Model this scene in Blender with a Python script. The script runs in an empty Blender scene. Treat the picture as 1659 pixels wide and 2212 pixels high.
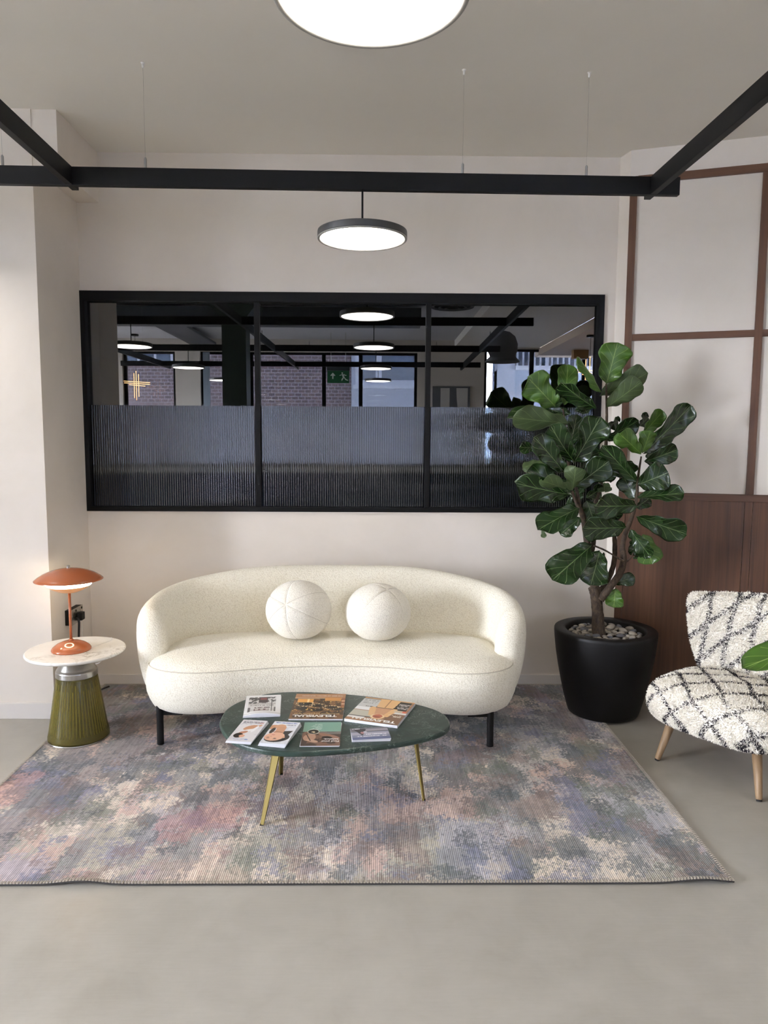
import bpy, bmesh, math, random
import numpy as np
from mathutils import Vector, Matrix
random.seed(7); rng = np.random.default_rng(11)
PI = math.pi
SC = bpy.context.scene
COL = SC.collection

# ------------------------------------------------------------------ camera model (measured)
F_PX, PITCH, YAW, ROLL, EYE = 1562.2, 0.0997451, 0.0135389, 0.0053309, 1.5
def cam_axes():
    cp, sp = math.cos(PITCH), math.sin(PITCH)
    fw = Vector((0, cp, -sp)); up = Vector((0, sp, cp)); rt = Vector((1, 0, 0))
    r2 = rt * math.cos(ROLL) + up * math.sin(ROLL); u2 = up * math.cos(ROLL) - rt * math.sin(ROLL)
    cy, sy = math.cos(YAW), math.sin(YAW)
    Zm = Matrix(((cy, sy, 0), (-sy, cy, 0), (0, 0, 1)))
    return Zm @ r2, Zm @ u2, Zm @ fw
RT, UP, FW = cam_axes()
CAMP = Vector((0, 0, EYE))
def ray(x, y): return RT * ((x - 829.5) / F_PX) + UP * (-(y - 1106) / F_PX) + FW
def onY(x, y, Y):
    d = ray(x, y); return CAMP + d * (Y / d.y)
def onZ(x, y, z):
    d = ray(x, y); return CAMP + d * ((z - EYE) / d.z)

# ------------------------------------------------------------------ helpers
def lin(c):
    return tuple((v / 255 / 12.92) if v / 255 <= 0.04045 else ((v / 255 + 0.055) / 1.055) ** 2.4 for v in c)
def lin4(*c): return lin(c) + (1.0,)
def place(o, parent):
    COL.objects.link(o)
    if parent is not None:
        o.parent = parent
        o.matrix_parent_inverse = WM[parent.name].inverted()
    WM[o.name] = o.matrix_basis.copy() if parent is None else o.matrix_basis.copy()
WM = {}
def thing(name, loc, label, cat, group=None):
    o = bpy.data.objects.new(name, None); o.location = loc; o.empty_display_size = .05
    COL.objects.link(o); WM[o.name] = Matrix.Translation(loc)
    o['label'] = label; o['category'] = cat
    if group: o['group'] = group
    return o
def tag(o, label, cat, group=None):
    o['label'] = label; o['category'] = cat
    if group: o['group'] = group
    return o
def struct(o):
    o['kind'] = 'structure'; return o
def obj(name, me, mat=None, parent=None, smooth=False, label=None):
    if isinstance(me, bmesh.types.BMesh):
        m = bpy.data.meshes.new(name); me.to_mesh(m); me.free(); me = m
    mats = mat if isinstance(mat, (list, tuple)) else [mat]
    if not me.materials:
        for m in mats:
            if m: me.materials.append(m)
    if smooth:
        me.polygons.foreach_set('use_smooth', [True] * len(me.polygons))
    o = bpy.data.objects.new(name, me); place(o, parent)
    if label: o['label'] = label
    return o
def mesh_np(name, V, Fc, uv=None, col=None):
    me = bpy.data.meshes.new(name); me.from_pydata([tuple(v) for v in V], [], [tuple(f) for f in Fc])
    if col is not None:
        a = me.color_attributes.new('Col', 'FLOAT_COLOR', 'POINT')
        c = np.ones((len(V), 4), np.float32); c[:, :3] = col; a.data.foreach_set('color', c.ravel())
    if uv is not None:
        l = me.uv_layers.new(name='UV'); li = np.zeros(len(me.loops), np.int32); me.loops.foreach_get('vertex_index', li)
        l.data.foreach_set('uv', np.asarray(uv, np.float32)[li].ravel())
    me.update(); return me
def bm_box(bm, x0, x1, y0, y1, z0, z1, M=None):
    vs = [bm.verts.new((x, y, z)) for x in (x0, x1) for y in (y0, y1) for z in (z0, z1)]
    if M is not None:
        for v in vs: v.co = M @ v.co
    for f in ((0, 1, 3, 2), (4, 6, 7, 5), (0, 4, 5, 1), (2, 3, 7, 6), (0, 2, 6, 4), (1, 5, 7, 3)):
        bm.faces.new([vs[i] for i in f])
    return bm
def box(x0, x1, y0, y1, z0, z1, bev=0, M=None):
    bm = bm_box(bmesh.new(), x0, x1, y0, y1, z0, z1, M)
    bmesh.ops.recalc_face_normals(bm, faces=bm.faces)
    if bev: bmesh.ops.bevel(bm, geom=list(bm.edges), offset=bev, segments=2, affect='EDGES', profile=.6)
    return bm
def bm_prism(bm, pts, z0, z1):
    b = [bm.verts.new((x, y, z0)) for x, y in pts]; t = [bm.verts.new((x, y, z1)) for x, y in pts]
    n = len(pts); bm.faces.new(b[::-1]); bm.faces.new(t)
    for i in range(n): bm.faces.new((b[i], b[(i + 1) % n], t[(i + 1) % n], t[i]))
    bmesh.ops.recalc_face_normals(bm, faces=bm.faces); return bm
def lathe(prof, n=64, loc=(0, 0, 0), close=False, rfun=None):
    """prof: list of (r,z); r==0 collapses to a pole."""
    bm = bmesh.new(); rings = []
    for r, z in prof:
        if r <= 1e-6: rings.append([bm.verts.new((loc[0], loc[1], loc[2] + z))])
        else:
            rings.append([bm.verts.new((loc[0] + (r if rfun is None else rfun(r, 2 * PI * i / n, z)) * math.cos(2 * PI * i / n),
                                        loc[1] + (r if rfun is None else rfun(r, 2 * PI * i / n, z)) * math.sin(2 * PI * i / n), loc[2] + z)) for i in range(n)])
    pairs = list(zip(rings, rings[1:])) + ([(rings[-1], rings[0])] if close else [])
    for a, b in pairs:
        if len(a) == 1 and len(b) == 1: continue
        for i in range(n):
            j = (i + 1) % n
            if len(a) == 1: bm.faces.new((a[0], b[j], b[i]))
            elif len(b) == 1: bm.faces.new((a[i], a[j], b[0]))
            else: bm.faces.new((a[i], a[j], b[j], b[i]))
    bmesh.ops.recalc_face_normals(bm, faces=bm.faces); return bm
def frames(pts):
    pts = [Vector(p) for p in pts]; out = []
    t0 = (pts[1] - pts[0]).normalized(); n = t0.orthogonal().normalized()
    for i, p in enumerate(pts):
        t = ((pts[min(i + 1, len(pts) - 1)] - pts[max(i - 1, 0)])).normalized()
        n = (n - t * n.dot(t)).normalized(); out.append((p, t, n, t.cross(n)))
    return out
def smooth_path(pts, k=6):
    P = [Vector(p) for p in pts]
    if len(P) < 3: return [P[0].lerp(P[1], i / k) for i in range(k + 1)]
    out = []
    for i in range(len(P) - 1):
        p0, p1, p2, p3 = P[max(i - 1, 0)], P[i], P[i + 1], P[min(i + 2, len(P) - 1)]
        for j in range(k):
            t = j / k
            out.append(.5 * ((2 * p1) + (p2 - p0) * t + (2 * p0 - 5 * p1 + 4 * p2 - p3) * t * t + (3 * p1 - p0 - 3 * p2 + p3) * t ** 3))
    out.append(P[-1]); return out
def tube(pts, r, n=10, bm=None, rough=0):
    bm = bm or bmesh.new(); fr = frames(pts); rings = []
    rr = r if isinstance(r, (list, tuple)) else [r] * len(pts)
    if len(rr) != len(pts): rr = list(np.interp(np.linspace(0, 1, len(pts)), np.linspace(0, 1, len(rr)), rr))
    for (p, t, a, b), q in zip(fr, rr):
        rings.append([bm.verts.new(p + (a * math.cos(2 * PI * i / n) + b * math.sin(2 * PI * i / n)) * q * (1 + rough * (random.random() - .5))) for i in range(n)])
    for A, B in zip(rings, rings[1:]):
        for i in range(n): bm.faces.new((A[i], A[(i + 1) % n], B[(i + 1) % n], B[i]))
    bm.faces.new(rings[0][::-1]); bm.faces.new(rings[-1])
    bmesh.ops.recalc_face_normals(bm, faces=bm.faces); return bm
def cyl(p0, p1, r0, r1=None, n=24):
    return tube([p0, p1], [r0, r1 if r1 is not None else r0], n)
def text_mesh(s, size, M, bold=0):
    cu = bpy.data.curves.new('txt', 'FONT'); cu.body = s; cu.size = size; cu.align_x = 'CENTER'; cu.offset = bold; cu.resolution_u = 3
    o = bpy.data.objects.new('txt', cu); me = bpy.data.meshes.new_from_object(o)
    bpy.data.objects.remove(o); bpy.data.curves.remove(cu); me.transform(M); return me

# ------------------------------------------------------------------ materials
class NT:
    def __init__(s, name):
        s.m = bpy.data.materials.new(name); s.m.use_nodes = True; s.t = s.m.node_tree; s.t.nodes.clear()
        s.out = s.t.nodes.new('ShaderNodeOutputMaterial')
    def n(s, t, **k):
        nd = s.t.nodes.new('ShaderNode' + t)
        for a, v in k.items():
            if a.startswith('i_'): nd.inputs[a[2:].replace('_', ' ')].default_value = v
            else: setattr(nd, a, v)
        return nd
    def l(s, a, b): s.t.links.new(a, b)
    def bsdf(s, **k):
        b = s.n('BsdfPrincipled')
        for a, v in k.items(): b.inputs[a.replace('_', ' ')].default_value = v
        s.l(b.outputs[0], s.out.inputs[0]); s.b = b; return b
    def coord(s, kind='Object', scale=(1, 1, 1), rot=(0, 0, 0)):
        c = s.n('TexCoord'); mp = s.n('Mapping'); mp.inputs['Scale'].default_value = scale; mp.inputs['Rotation'].default_value = rot
        s.l(c.outputs[kind], mp.inputs[0]); return mp.outputs[0]
    def noise(s, vec, scale, detail=4, rough=.55, dist=0):
        t = s.n('TexNoise'); t.inputs['Scale'].default_value = scale; t.inputs['Detail'].default_value = detail
        t.inputs['Roughness'].default_value = rough; t.inputs['Distortion'].default_value = dist
        s.l(vec, t.inputs['Vector']); return t.outputs['Fac']
    def ramp(s, fac, stops, interp='LINEAR'):
        r = s.n('ValToRGB'); r.color_ramp.interpolation = interp; e = r.color_ramp.elements
        e[0].position, e[0].color = stops[0]; e[1].position, e[1].color = stops[1]
        for p, c in stops[2:]:
            q = e.new(p); q.color = c
        s.l(fac, r.inputs[0]); return r.outputs[0]
    def mix(s, fac, a, b, mode='MIX'):
        m = s.n('MixRGB', blend_type=mode)
        for sock, v in ((m.inputs[0], fac), (m.inputs[1], a), (m.inputs[2], b)):
            if hasattr(v, 'links'): s.l(v, sock)
            else: sock.default_value = v
        return m.outputs[0]
    def math(s, op, a, b=0.0):
        m = s.n('Math', operation=op)
        for sock, v in ((m.inputs[0], a), (m.inputs[1], b)):
            if hasattr(v, 'links'): s.l(v, sock)
            else: sock.default_value = v
        return m.outputs[0]
    def bump(s, h, strength=.3, dist=.01):
        b = s.n('Bump'); b.inputs['Strength'].default_value = strength; b.inputs['Distance'].default_value = dist
        s.l(h, b.inputs['Height']); s.l(b.outputs[0], s.b.inputs['Normal'])
MT = {}
def flat(name, c, rough=.5, metal=0, spec=.5, emit=None, es=0):
    n = NT(name); b = n.bsdf(Base_Color=lin4(*c), Roughness=rough, Metallic=metal); b.inputs['Specular IOR Level'].default_value = spec
    if emit: b.inputs['Emission Color'].default_value = lin4(*emit); b.inputs['Emission Strength'].default_value = es
    MT[name] = n.m; return n.m
def emis(name, c, s):
    n = NT(name); e = n.n('Emission'); e.inputs[0].default_value = lin4(*c); e.inputs[1].default_value = s
    n.l(e.outputs[0], n.out.inputs[0]); MT[name] = n.m; return n.m
def plaster(name, c1, c2, rough=.75, sc=1.3):
    n = NT(name); n.bsdf(Roughness=rough); n.b.inputs['Specular IOR Level'].default_value = .25
    v = n.coord(); f = n.noise(v, sc, 5, .6, .4)
    n.l(n.ramp(f, [(.3, lin4(*c1)), (.7, lin4(*c2))]), n.b.inputs['Base Color'])
    n.bump(n.noise(v, 14, 4), .04, .01); MT[name] = n.m; return n.m
plaster('wall_plaster', (216, 208, 197), (229, 221, 212))
plaster('ceiling_plaster', (224, 220, 211), (230, 226, 218), sc=.7)
plaster('board_paint', (214, 208, 202), (220, 214, 208))
flat('black_metal', (9, 9, 11), .55, 0, .25)
flat('black_frame', (6, 6, 8), .6, 0, .2)
flat('black_matte', (9, 8, 8), .5, 0, .3)
flat('dark_ceiling', (204, 205, 210), .8)
flat('dark_paint', (38, 52, 46), .6)
flat('duct_metal', (70, 72, 78), .5, .3)
flat('steel', (175, 172, 166), .28, 1)
flat('grey_plastic', (150, 147, 142), .5)
flat('white_plastic', (228, 226, 222), .4)
flat('paper_white', (226, 226, 230), .6)
flat('print_white', (236, 234, 230), .6)
flat('print_gold', (214, 190, 140), .6)
flat('rubber', (22, 20, 20), .7)
flat('rust_lacquer', (164, 92, 56), .25)
flat('soil', (42, 34, 28), .9)
flat('render_wall', (146, 158, 178), .9)
flat('render_pale', (176, 184, 200), .9)
flat('out_frame', (210, 216, 228), .6)
flat('out_glass', (70, 82, 100), .2)
flat('ground_out', (196, 194, 190), .9)  # outdoor ground, made paler to bounce daylight up to the ceiling
flat('warm_soffit', (214, 196, 176), .8)
flat('rear_wall', (196, 190, 180), .85)
flat('exit_green', (26, 84, 50), .5, 0, .5, (36, 130, 76), .02)
flat('art_light', (190, 188, 182), .7); flat('art_dark', (92, 94, 98), .7)
flat('navy', (58, 64, 80), .5)
flat('curtain', (206, 220, 232), .9)
flat('wood_box', (150, 116, 72), .6)
emis('disc_light', (255, 247, 236), 11.5)
emis('lamp_glow', (255, 234, 200), 22)
emis('ring_glow', (255, 226, 180), 1.1)
emis('tube_glow', (255, 190, 130), 6)

def m_floor():
    n = NT('concrete'); n.bsdf(); n.b.inputs['Specular IOR Level'].default_value = .45
    v = n.coord(); a = n.noise(v, .8, 5, .6, .6); b = n.noise(v, 5, 6, .62, .35)
    c = n.ramp(a, [(.3, lin4(156, 152, 141)), (.7, lin4(173, 168, 158))])
    c2 = n.ramp(b, [(.2, lin4(138, 132, 121)), (.8, lin4(188, 184, 174))])
    vs = n.coord('Object', (3, 40, 1), (0, 0, .6)); st = n.noise(vs, 3, 3)
    cc = n.mix(.35, c, c2); cc = n.mix(n.math('MULTIPLY', n.math('MULTIPLY', st, b), .7), cc, lin4(182, 179, 170))
    n.l(cc, n.b.inputs['Base Color'])
    n.l(n.ramp(b, [(.1, (.24,) * 3 + (1,)), (.9, (.44,) * 3 + (1,))]), n.b.inputs['Roughness'])
    n.bump(n.mix(.5, b, st), .05, .01); MT['concrete'] = n.m
m_floor()
def m_wood(name, axis, c=((60, 38, 25), (104, 70, 47))):
    n = NT(name); n.bsdf(Roughness=.5); sc = [55, 55, 55]; sc[axis] = 1.6
    v = n.coord('Object', tuple(sc)); f = n.noise(v, 1.0, 6, .62, .25)
    sc2 = [9, 9, 9]; sc2[axis] = .35; g = n.noise(n.coord('Object', tuple(sc2)), 1, 3, .5, .3)
    h = n.mix(.4, f, g)
    n.l(n.ramp(h, [(.32, lin4(*c[0])), (.68, lin4(*c[1]))]), n.b.inputs['Base Color'])
    n.bump(f, .08, .004); MT[name] = n.m
m_wood('walnut_v', 2); m_wood('walnut_h', 0)
m_wood('leg_wood', 2, ((116, 92, 66), (158, 130, 98)))
def m_boucle(name, c1, c2, sc=95):
    n = NT(name); n.bsdf(Roughness=.95); n.b.inputs['Specular IOR Level'].default_value = .15
    n.b.inputs['Sheen Weight'].default_value = .25
    v = n.coord(); w = n.n('TexVoronoi', feature='F1'); w.inputs['Scale'].default_value = sc; n.l(v, w.inputs['Vector'])
    w.inputs['Randomness'].default_value = 1
    f = n.noise(v, sc * .7, 3, .6, 1.5); h = n.mix(.5, n.math('SUBTRACT', 1, w.outputs['Distance']), f)
    n.l(n.ramp(h, [(.30, lin4(*c1)), (.62, lin4(*c2))]), n.b.inputs['Base Color'])
    n.bump(h, .55, .007); MT[name] = n.m
m_boucle('boucle_cream', (224, 217, 198), (243, 238, 222), 160)
m_boucle('boucle_white', (226, 220, 206), (244, 239, 226), 175)
def m_marble(name, base, dark, vein, sc=6, rough=.25, wv=.016, t0=.5):
    n = NT(name); n.bsdf(Roughness=rough); v = n.coord()
    a = n.noise(v, sc, 6, .65, 1.0); b = n.noise(v, sc * 1.3, 8, .6, 2.2)
    c = n.ramp(a, [(.3, lin4(*dark)), (.7, lin4(*base))])
    r = n.math('ABSOLUTE', n.math('SUBTRACT', b, .5)); k = n.ramp(r, [(0, (1, 1, 1, 1)), (wv, (0, 0, 0, 1))])
    k2 = n.math('MULTIPLY', k, n.ramp(n.noise(v, sc * .9, 3), [(t0, (0, 0, 0, 1)), (t0 + .12, (1, 1, 1, 1))]))
    n.l(n.mix(k2, c, lin4(*vein)), n.b.inputs['Base Color']); MT[name] = n.m
m_marble('marble_green', (50, 70, 62), (24, 40, 35), (140, 154, 146), 13, .36, .015, .46)
m_marble('marble_white', (238, 236, 230), (228, 225, 218), (176, 168, 156), 6, .28, .05, .52)
def m_brass():
    n = NT('brass'); n.bsdf(Base_Color=lin4(128, 112, 58), Metallic=.5, Roughness=.5); MT['brass'] = n.m
m_brass()
def m_leaf(name, base, vein, rough, dmid=True):
    n = NT(name); n.bsdf(Roughness=rough); c = n.n('TexCoord'); s = n.n('SeparateXYZ'); n.l(c.outputs['UV'], s.inputs[0])
    u, vv = s.outputs[0], n.math('ABSOLUTE', n.math('SUBTRACT', s.outputs[1], .5)); vv = n.math('MULTIPLY', vv, 2)
    mid = n.math('LESS_THAN', vv, .03)
    ph = n.math('SUBTRACT', n.math('MULTIPLY', n.math('POWER', u, .85), 5.6), n.math('MULTIPLY', n.math('POWER', vv, .62), 1.9))
    fr = n.math('ABSOLUTE', n.math('SUBTRACT', n.math('FRACT', ph), .5))
    lat = n.math('MULTIPLY', n.math('LESS_THAN', fr, .026), n.math('LESS_THAN', vv, .82))
    k = n.math('MULTIPLY', n.math('MAXIMUM', mid, lat), .55)
    o = n.coord('Object'); nz = n.noise(o, 9, 3)
    col = n.mix(nz, lin4(*[x * .72 for x in base]), lin4(*[min(255, x * 1.28) for x in base]))
    n.l(n.mix(k, col, lin4(*vein)), n.b.inputs['Base Color'])
    fr2 = n.math('MINIMUM', n.math('MULTIPLY', fr, 2.2), n.math('MULTIPLY', vv, 1.0))
    n.bump(n.mix(.5, fr2, n.noise(o, 30, 2)), .35, .004); MT[name] = n.m
m_leaf('leaf_top', (26, 46, 18), (112, 132, 86), .27)
m_leaf('leaf_under', (58, 74, 40), (116, 134, 84), .55)
m_leaf('leaf_bright', (58, 88, 26), (142, 164, 88), .4)  # brighter green: younger leaves, and backlight put into the colour
def m_bark():
    n = NT('bark'); n.bsdf(Roughness=.85); v = n.coord('Object', (1, 1, .5)); f = n.noise(v, 70, 5, .7, .5)
    n.l(n.ramp(f, [(.35, lin4(40, 30, 23)), (.62, lin4(82, 66, 50)), (.75, lin4(140, 124, 104))]), n.b.inputs['Base Color'])
    n.bump(f, .6, .006); MT['bark'] = n.m
m_bark()
def m_attr(name, rough=.9, rib=0, spec=.2, ribamt=.0):
    n = NT(name); n.bsdf(Roughness=rough); n.b.inputs['Specular IOR Level'].default_value = spec
    a = n.n('Attribute'); a.attribute_name = 'Col'; c = a.outputs['Color']
    if rib:
        o = n.n('TexCoord'); s = n.n('SeparateXYZ'); n.l(o.outputs['Object'], s.inputs[0])
        nz = n.noise(n.coord('Object', (60, 6, 1)), 1, 3)
        ph = n.math('ADD', n.math('MULTIPLY', s.outputs[0], 2 * PI / rib), n.math('MULTIPLY', nz, 4.5))
        w = n.math('ADD', n.math('MULTIPLY', n.math('SINE', ph), .5), .5)
        fine = n.noise(n.coord('Object', (1, 1, 1)), 420, 2)
        k = n.ramp(n.mix(.3, w, fine), [(.10, (.50, .48, .48, 1)), (.36, (1.0, 1.0, 1.0, 1))])
        c = n.mix(1, c, k, 'MULTIPLY'); n.bump(w, .35, .002)
    n.l(c, n.b.inputs['Base Color']); MT[name] = n.m
m_attr('rug_weave', .95, .0070); m_attr('shag', .95); m_attr('cover_print', .35, 0, .4)
def m_brick():
    n = NT('brick'); n.bsdf(Roughness=.9); v = n.coord('Object', (1, 1, 1), (PI / 2, 0, 0)); t = n.n('TexBrick')
    t.inputs['Color1'].default_value = lin4(92, 78, 80); t.inputs['Color2'].default_value = lin4(76, 66, 72); t.inputs['Mortar'].default_value = lin4(120, 118, 126)
    t.inputs['Scale'].default_value = 3.2; t.inputs['Mortar Size'].default_value = .03; n.l(v, t.inputs[0]); n.l(t.outputs[0], n.b.inputs['Base Color']); MT['brick'] = n.m
m_brick()
def m_glass(name, tint, ior, rough=.0, refl=1.0):
    n = NT(name); f = n.n('Fresnel'); f.inputs[0].default_value = ior
    g = n.n('BsdfGlossy'); g.inputs['Roughness'].default_value = rough; g.inputs[0].default_value = (refl,) * 3 + (1,)
    t = n.n('BsdfTransparent'); t.inputs[0].default_value = lin4(*tint); m = n.n('MixShader')
    n.l(f.outputs[0], m.inputs[0]); n.l(t.outputs[0], m.inputs[1]); n.l(g.outputs[0], m.inputs[2]); n.l(m.outputs[0], n.out.inputs[0]); MT[name] = n.m
m_glass('glass_clear', (150, 155, 165), 2.3)
m_glass('glass_fluted', (140, 150, 160), 1.95, .03, .72)
m_glass('glass_day', (250, 250, 250), 1.3)
def m_olive():
    n = NT('olive_glass'); b = n.n('BsdfPrincipled'); b.inputs['Base Color'].default_value = lin4(112, 104, 56); b.inputs['Roughness'].default_value = .14
    t = n.n('BsdfTransparent'); t.inputs[0].default_value = lin4(212, 202, 130); m = n.n('MixShader'); m.inputs[0].default_value = .5
    n.l(t.outputs[0], m.inputs[1]); n.l(b.outputs[0], m.inputs[2]); n.l(m.outputs[0], n.out.inputs[0]); MT['olive_glass'] = n.m
m_olive()
def m_amber():
    n = NT('amber_glass'); b = n.bsdf(Base_Color=lin4(196, 140, 98), Roughness=.3); b.inputs['Transmission Weight'].default_value = .25
    b.inputs['Emission Color'].default_value = lin4(255, 190, 120); b.inputs['Emission Strength'].default_value = .10; MT['amber_glass'] = n.m
m_amber()

# ------------------------------------------------------------------ numpy noise
def vnoise(x, y, seed):
    def h(i, j):
        n = (i.astype(np.int64) * 374761393 + j.astype(np.int64) * 668265263 + seed * 974634777) & 0x7fffffff
        n = ((n ^ (n >> 13)) * 1274126177) & 0x7fffffff
        return ((n ^ (n >> 16)) & 0xffff) / 65535.0
    xi, yi = np.floor(x), np.floor(y); fx, fy = x - xi, y - yi
    fx = fx * fx * (3 - 2 * fx); fy = fy * fy * (3 - 2 * fy)
    a, b, c, d = h(xi, yi), h(xi + 1, yi), h(xi, yi + 1), h(xi + 1, yi + 1)
    return (a * (1 - fx) + b * fx) * (1 - fy) + (c * (1 - fx) + d * fx) * fy
def fbm(x, y, seed, o=4, g=.5):
    s = np.zeros_like(x); a = 1; t = 0
    for i in range(o):
        s += a * vnoise(x * 2 ** i, y * 2 ** i, seed + i * 17); t += a; a *= g
    return s / t
def sstep(a, b, x):
    t = np.clip((x - a) / (b - a), 0, 1); return t * t * (3 - 2 * t)

# ================================================================== SETTING
YB, HC = 4.325, 3.1217            # sofa wall plane, ceiling height
WX0, WX1, WZ0, WZ1 = -1.714, 1.344, 1.067, 2.350
struct(obj('floor', box(-7, 5.6, -4.6, 5.6, -.12, 0), MT['concrete']))
struct(obj('ceiling', box(-7, 5.6, -.15, 5.6, HC, HC + .12), MT['ceiling_plaster']))
bm = bmesh.new()
bm_box(bm, -1.72, WX0, YB, YB + .16, 0, HC); bm_box(bm, WX1, 1.41, YB, YB + .16, 0, HC)
bm_box(bm, WX0, WX1, YB, YB + .16, 0, WZ0); bm_box(bm, WX0, WX1, YB, YB + .16, WZ1, HC)
struct(obj('wall_back', bm, MT['wall_plaster']))
struct(obj('wall_left', box(-7, -1.713, 3.785, 4.6, 0, HC), MT['wall_plaster']))
struct(obj('trim_1', box(-7, -1.587, 3.79, YB, 2.843, HC - .0005), MT['wall_plaster']))
A = Vector((1.435, 4.221, 0)); U = Vector((.94955, -.31361, 0)); NO = Vector((-.31361, -.94955, 0))
e = A + U * 4.3
struct(obj('wall_right', bm_prism(bmesh.new(), [(1.41, YB), (A.x, A.y), (e.x, e.y), (5.6, 4.6), (1.41, 4.6)], 0, HC), MT['wall_plaster']))
struct(obj('baseboard_back', box(-1.713, 1.412, YB - .014, YB, 0, .066, .003), MT['board_paint']))
bm = box(-7, -1.7, 3.771, 3.785, 0, .088, .003)
struct(obj('baseboard_left', bm, MT['board_paint']))
# panelling on the angled wall, in its own frame (x along the wall, -y out of it, z up)
MP = Matrix.Translation(A) @ Matrix.Rotation(math.atan2(U.y, U.x), 4, 'Z')
def panel(name, u0, u1, d0, d1, z0, z1, mat, bev=.0015):
    o = obj(name, box(u0, u1, -d1, -d0, z0, z1, bev), MT[mat]); o.matrix_basis = MP; return struct(o)
panel('trim_2', 0, .040, 0, .016, 1.206, 2.976, 'walnut_v'); panel('trim_3', .674, .714, 0, .016, 1.206, 2.934, 'walnut_v'); panel('trim_4', 1.36, 1.40, 0, .016, 1.206, 2.934, 'walnut_v')
panel('trim_5', .0405, 2.4, 0, .0165, 2.9345, 2.977, 'walnut_h')
panel('trim_6', .0405, 2.4, 0, .0155, 2.070, 2.107, 'walnut_h')
panel('trim_7', .0405, 2.4, 0, .0165, 1.165, 1.2055, 'walnut_h')
panel('trim_8', .0405, .672, 0, .011, 0.06, 1.1648, 'walnut_v'); panel('trim_9', .674, .713, 0, .012, 0.06, 1.1648, 'walnut_v'); panel('trim_10', .715, 1.4, 0, .011, 0.06, 1.1648, 'walnut_v')
panel('trim_11', 0, .040, 0, .016, 0, 1.205, 'walnut_v'); panel('trim_12', .0405, 2.4, 0, .017, 0, .0595, 'walnut_h'); panel('trim_13', 1.402, 2.4, 0, .011, .06, 1.1648, 'walnut_v')
# rear of the room: ceilings, walls, window walls
struct(obj('ceiling_rear', box(-7, 1.4, -4.6, -.16, 3.24, 3.34), MT['dark_ceiling']))
struct(obj('ceiling_side', box(1.4, 2.9, -4.6, -.16, HC, HC + .12), MT['ceiling_plaster']))
struct(obj('ceiling_soffit', box(2.9, 5.6, -4.6, -.16, 3.0, 3.12), MT['warm_soffit']))
struct(obj('ceiling_step', box(-7, 1.4, -.16, -.14, HC + .0, 3.36), MT['dark_ceiling']))
bm = bmesh.new(); ys = [-4.6, -4.3, -1.9, -1.6, .8, 5.6]
for i in (0, 2, 4): bm_box(bm, -7.15, -7, ys[i], ys[i + 1], 0, 3.4)
for i in (1, 3): bm_box(bm, -7.15, -7, ys[i], ys[i + 1], 0, .4); bm_box(bm, -7.15, -7, ys[i], ys[i + 1], 3.0, 3.4)
struct(obj('wall_side_left', bm, MT['rear_wall']))
for i, nm in ((1, 'window_6'), (3, 'window_7')):  # unseen side windows, added to let in fill daylight
    bm = bmesh.new(); a, b = ys[i], ys[i + 1]
    for q in ((a, a + .05, .4, 3.0), (b - .05, b, .4, 3.0), (a + .05, b - .05, .4, .45), (a + .05, b - .05, 2.95, 3.0)): bm_box(bm, -7.1, -7.04, *q)
    f = struct(obj(nm, bm, MT['black_frame'])); obj('glass_pane', box(-7.075, -7.071, a + .05, b - .05, .45, 2.95), MT['glass_day'], f)
    la = bpy.data.lights.new('daylight_portal', 'AREA'); la.shape = 'RECTANGLE'; la.size = 2.3; la.size_y = 2.6; la.cycles.is_portal = True
    lo_ = bpy.data.objects.new('daylight_portal', la); lo_.location = (-7.16, (a + b) / 2, 1.7); lo_.rotation_euler = (0, -PI / 2, 0); COL.objects.link(lo_)
for (x0, x1, zz) in ((-4.42, -3.5, 3.02), (-3.06, -2.5, 3.02), (-2.2, .75, 3.02), (1.93, 4.9, 3.1)):
    la = bpy.data.lights.new('daylight_portal', 'AREA'); la.shape = 'RECTANGLE'; la.size = x1 - x0; la.size_y = zz - 1.0; la.cycles.is_portal = True
    lo_ = bpy.data.objects.new('daylight_portal', la); lo_.location = ((x0 + x1) / 2, -4.42, (zz + 1) / 2); lo_.rotation_euler = (PI / 2, 0, 0); COL.objects.link(lo_)
struct(obj('wall_side_right', box(5.6, 5.7, -4.6, 5.6, 0, 3.4), MT['rear_wall']))
YR = -4.2
bm = bmesh.new(); xs = [-7, -4.42, -3.5, -3.06, -2.5, -2.2, .75, 1.93, 4.9, 5.6]
for i in range(0, 9, 2): bm_box(bm, xs[i], xs[i + 1], YR - .2, YR, 0, 3.24)
for i in range(1, 8, 2): bm_box(bm, xs[i], xs[i + 1], YR - .2, YR, 0, 1.0); bm_box(bm, xs[i], xs[i + 1], YR - .2, YR, 3.02 if i < 7 else 3.1, 3.24)
struct(obj('wall_rear', bm, MT['rear_wall']))
k = 2
for i, muls in ((1, []), (3, []), (5, [-.9, -.25]), (7, [2.78, 3.72])):
    r = obj('window_%d' % k, bmesh.new(), None); r.data.materials.append(MT['black_frame']); k += 1
    x0, x1, z1 = xs[i], xs[i + 1], 3.02 if i < 7 else 3.1
    bm = bmesh.new()
    for a in ((x0, x0 + .05, 1.0, z1), (x1 - .05, x1, 1.0, z1), (x0 + .05, x1 - .05, 1.0, 1.05), (x0 + .05, x1 - .05, z1 - .04, z1)): bm_box(bm, a[0], a[1], YR - .12, YR - .06, a[2], a[3])
    bm.to_mesh(r.data); bm.free(); struct(r)
    for mx in muls: obj('mullion', box(mx - .035, mx + .035, YR - .12, YR - .06, 1.05, z1 - .04), MT['black_frame'], r)
    obj('glass_pane', box(x0 + .05, x1 - .05, YR - .095, YR - .091, 1.05, z1 - .04), MT['glass_day'], r)
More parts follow.
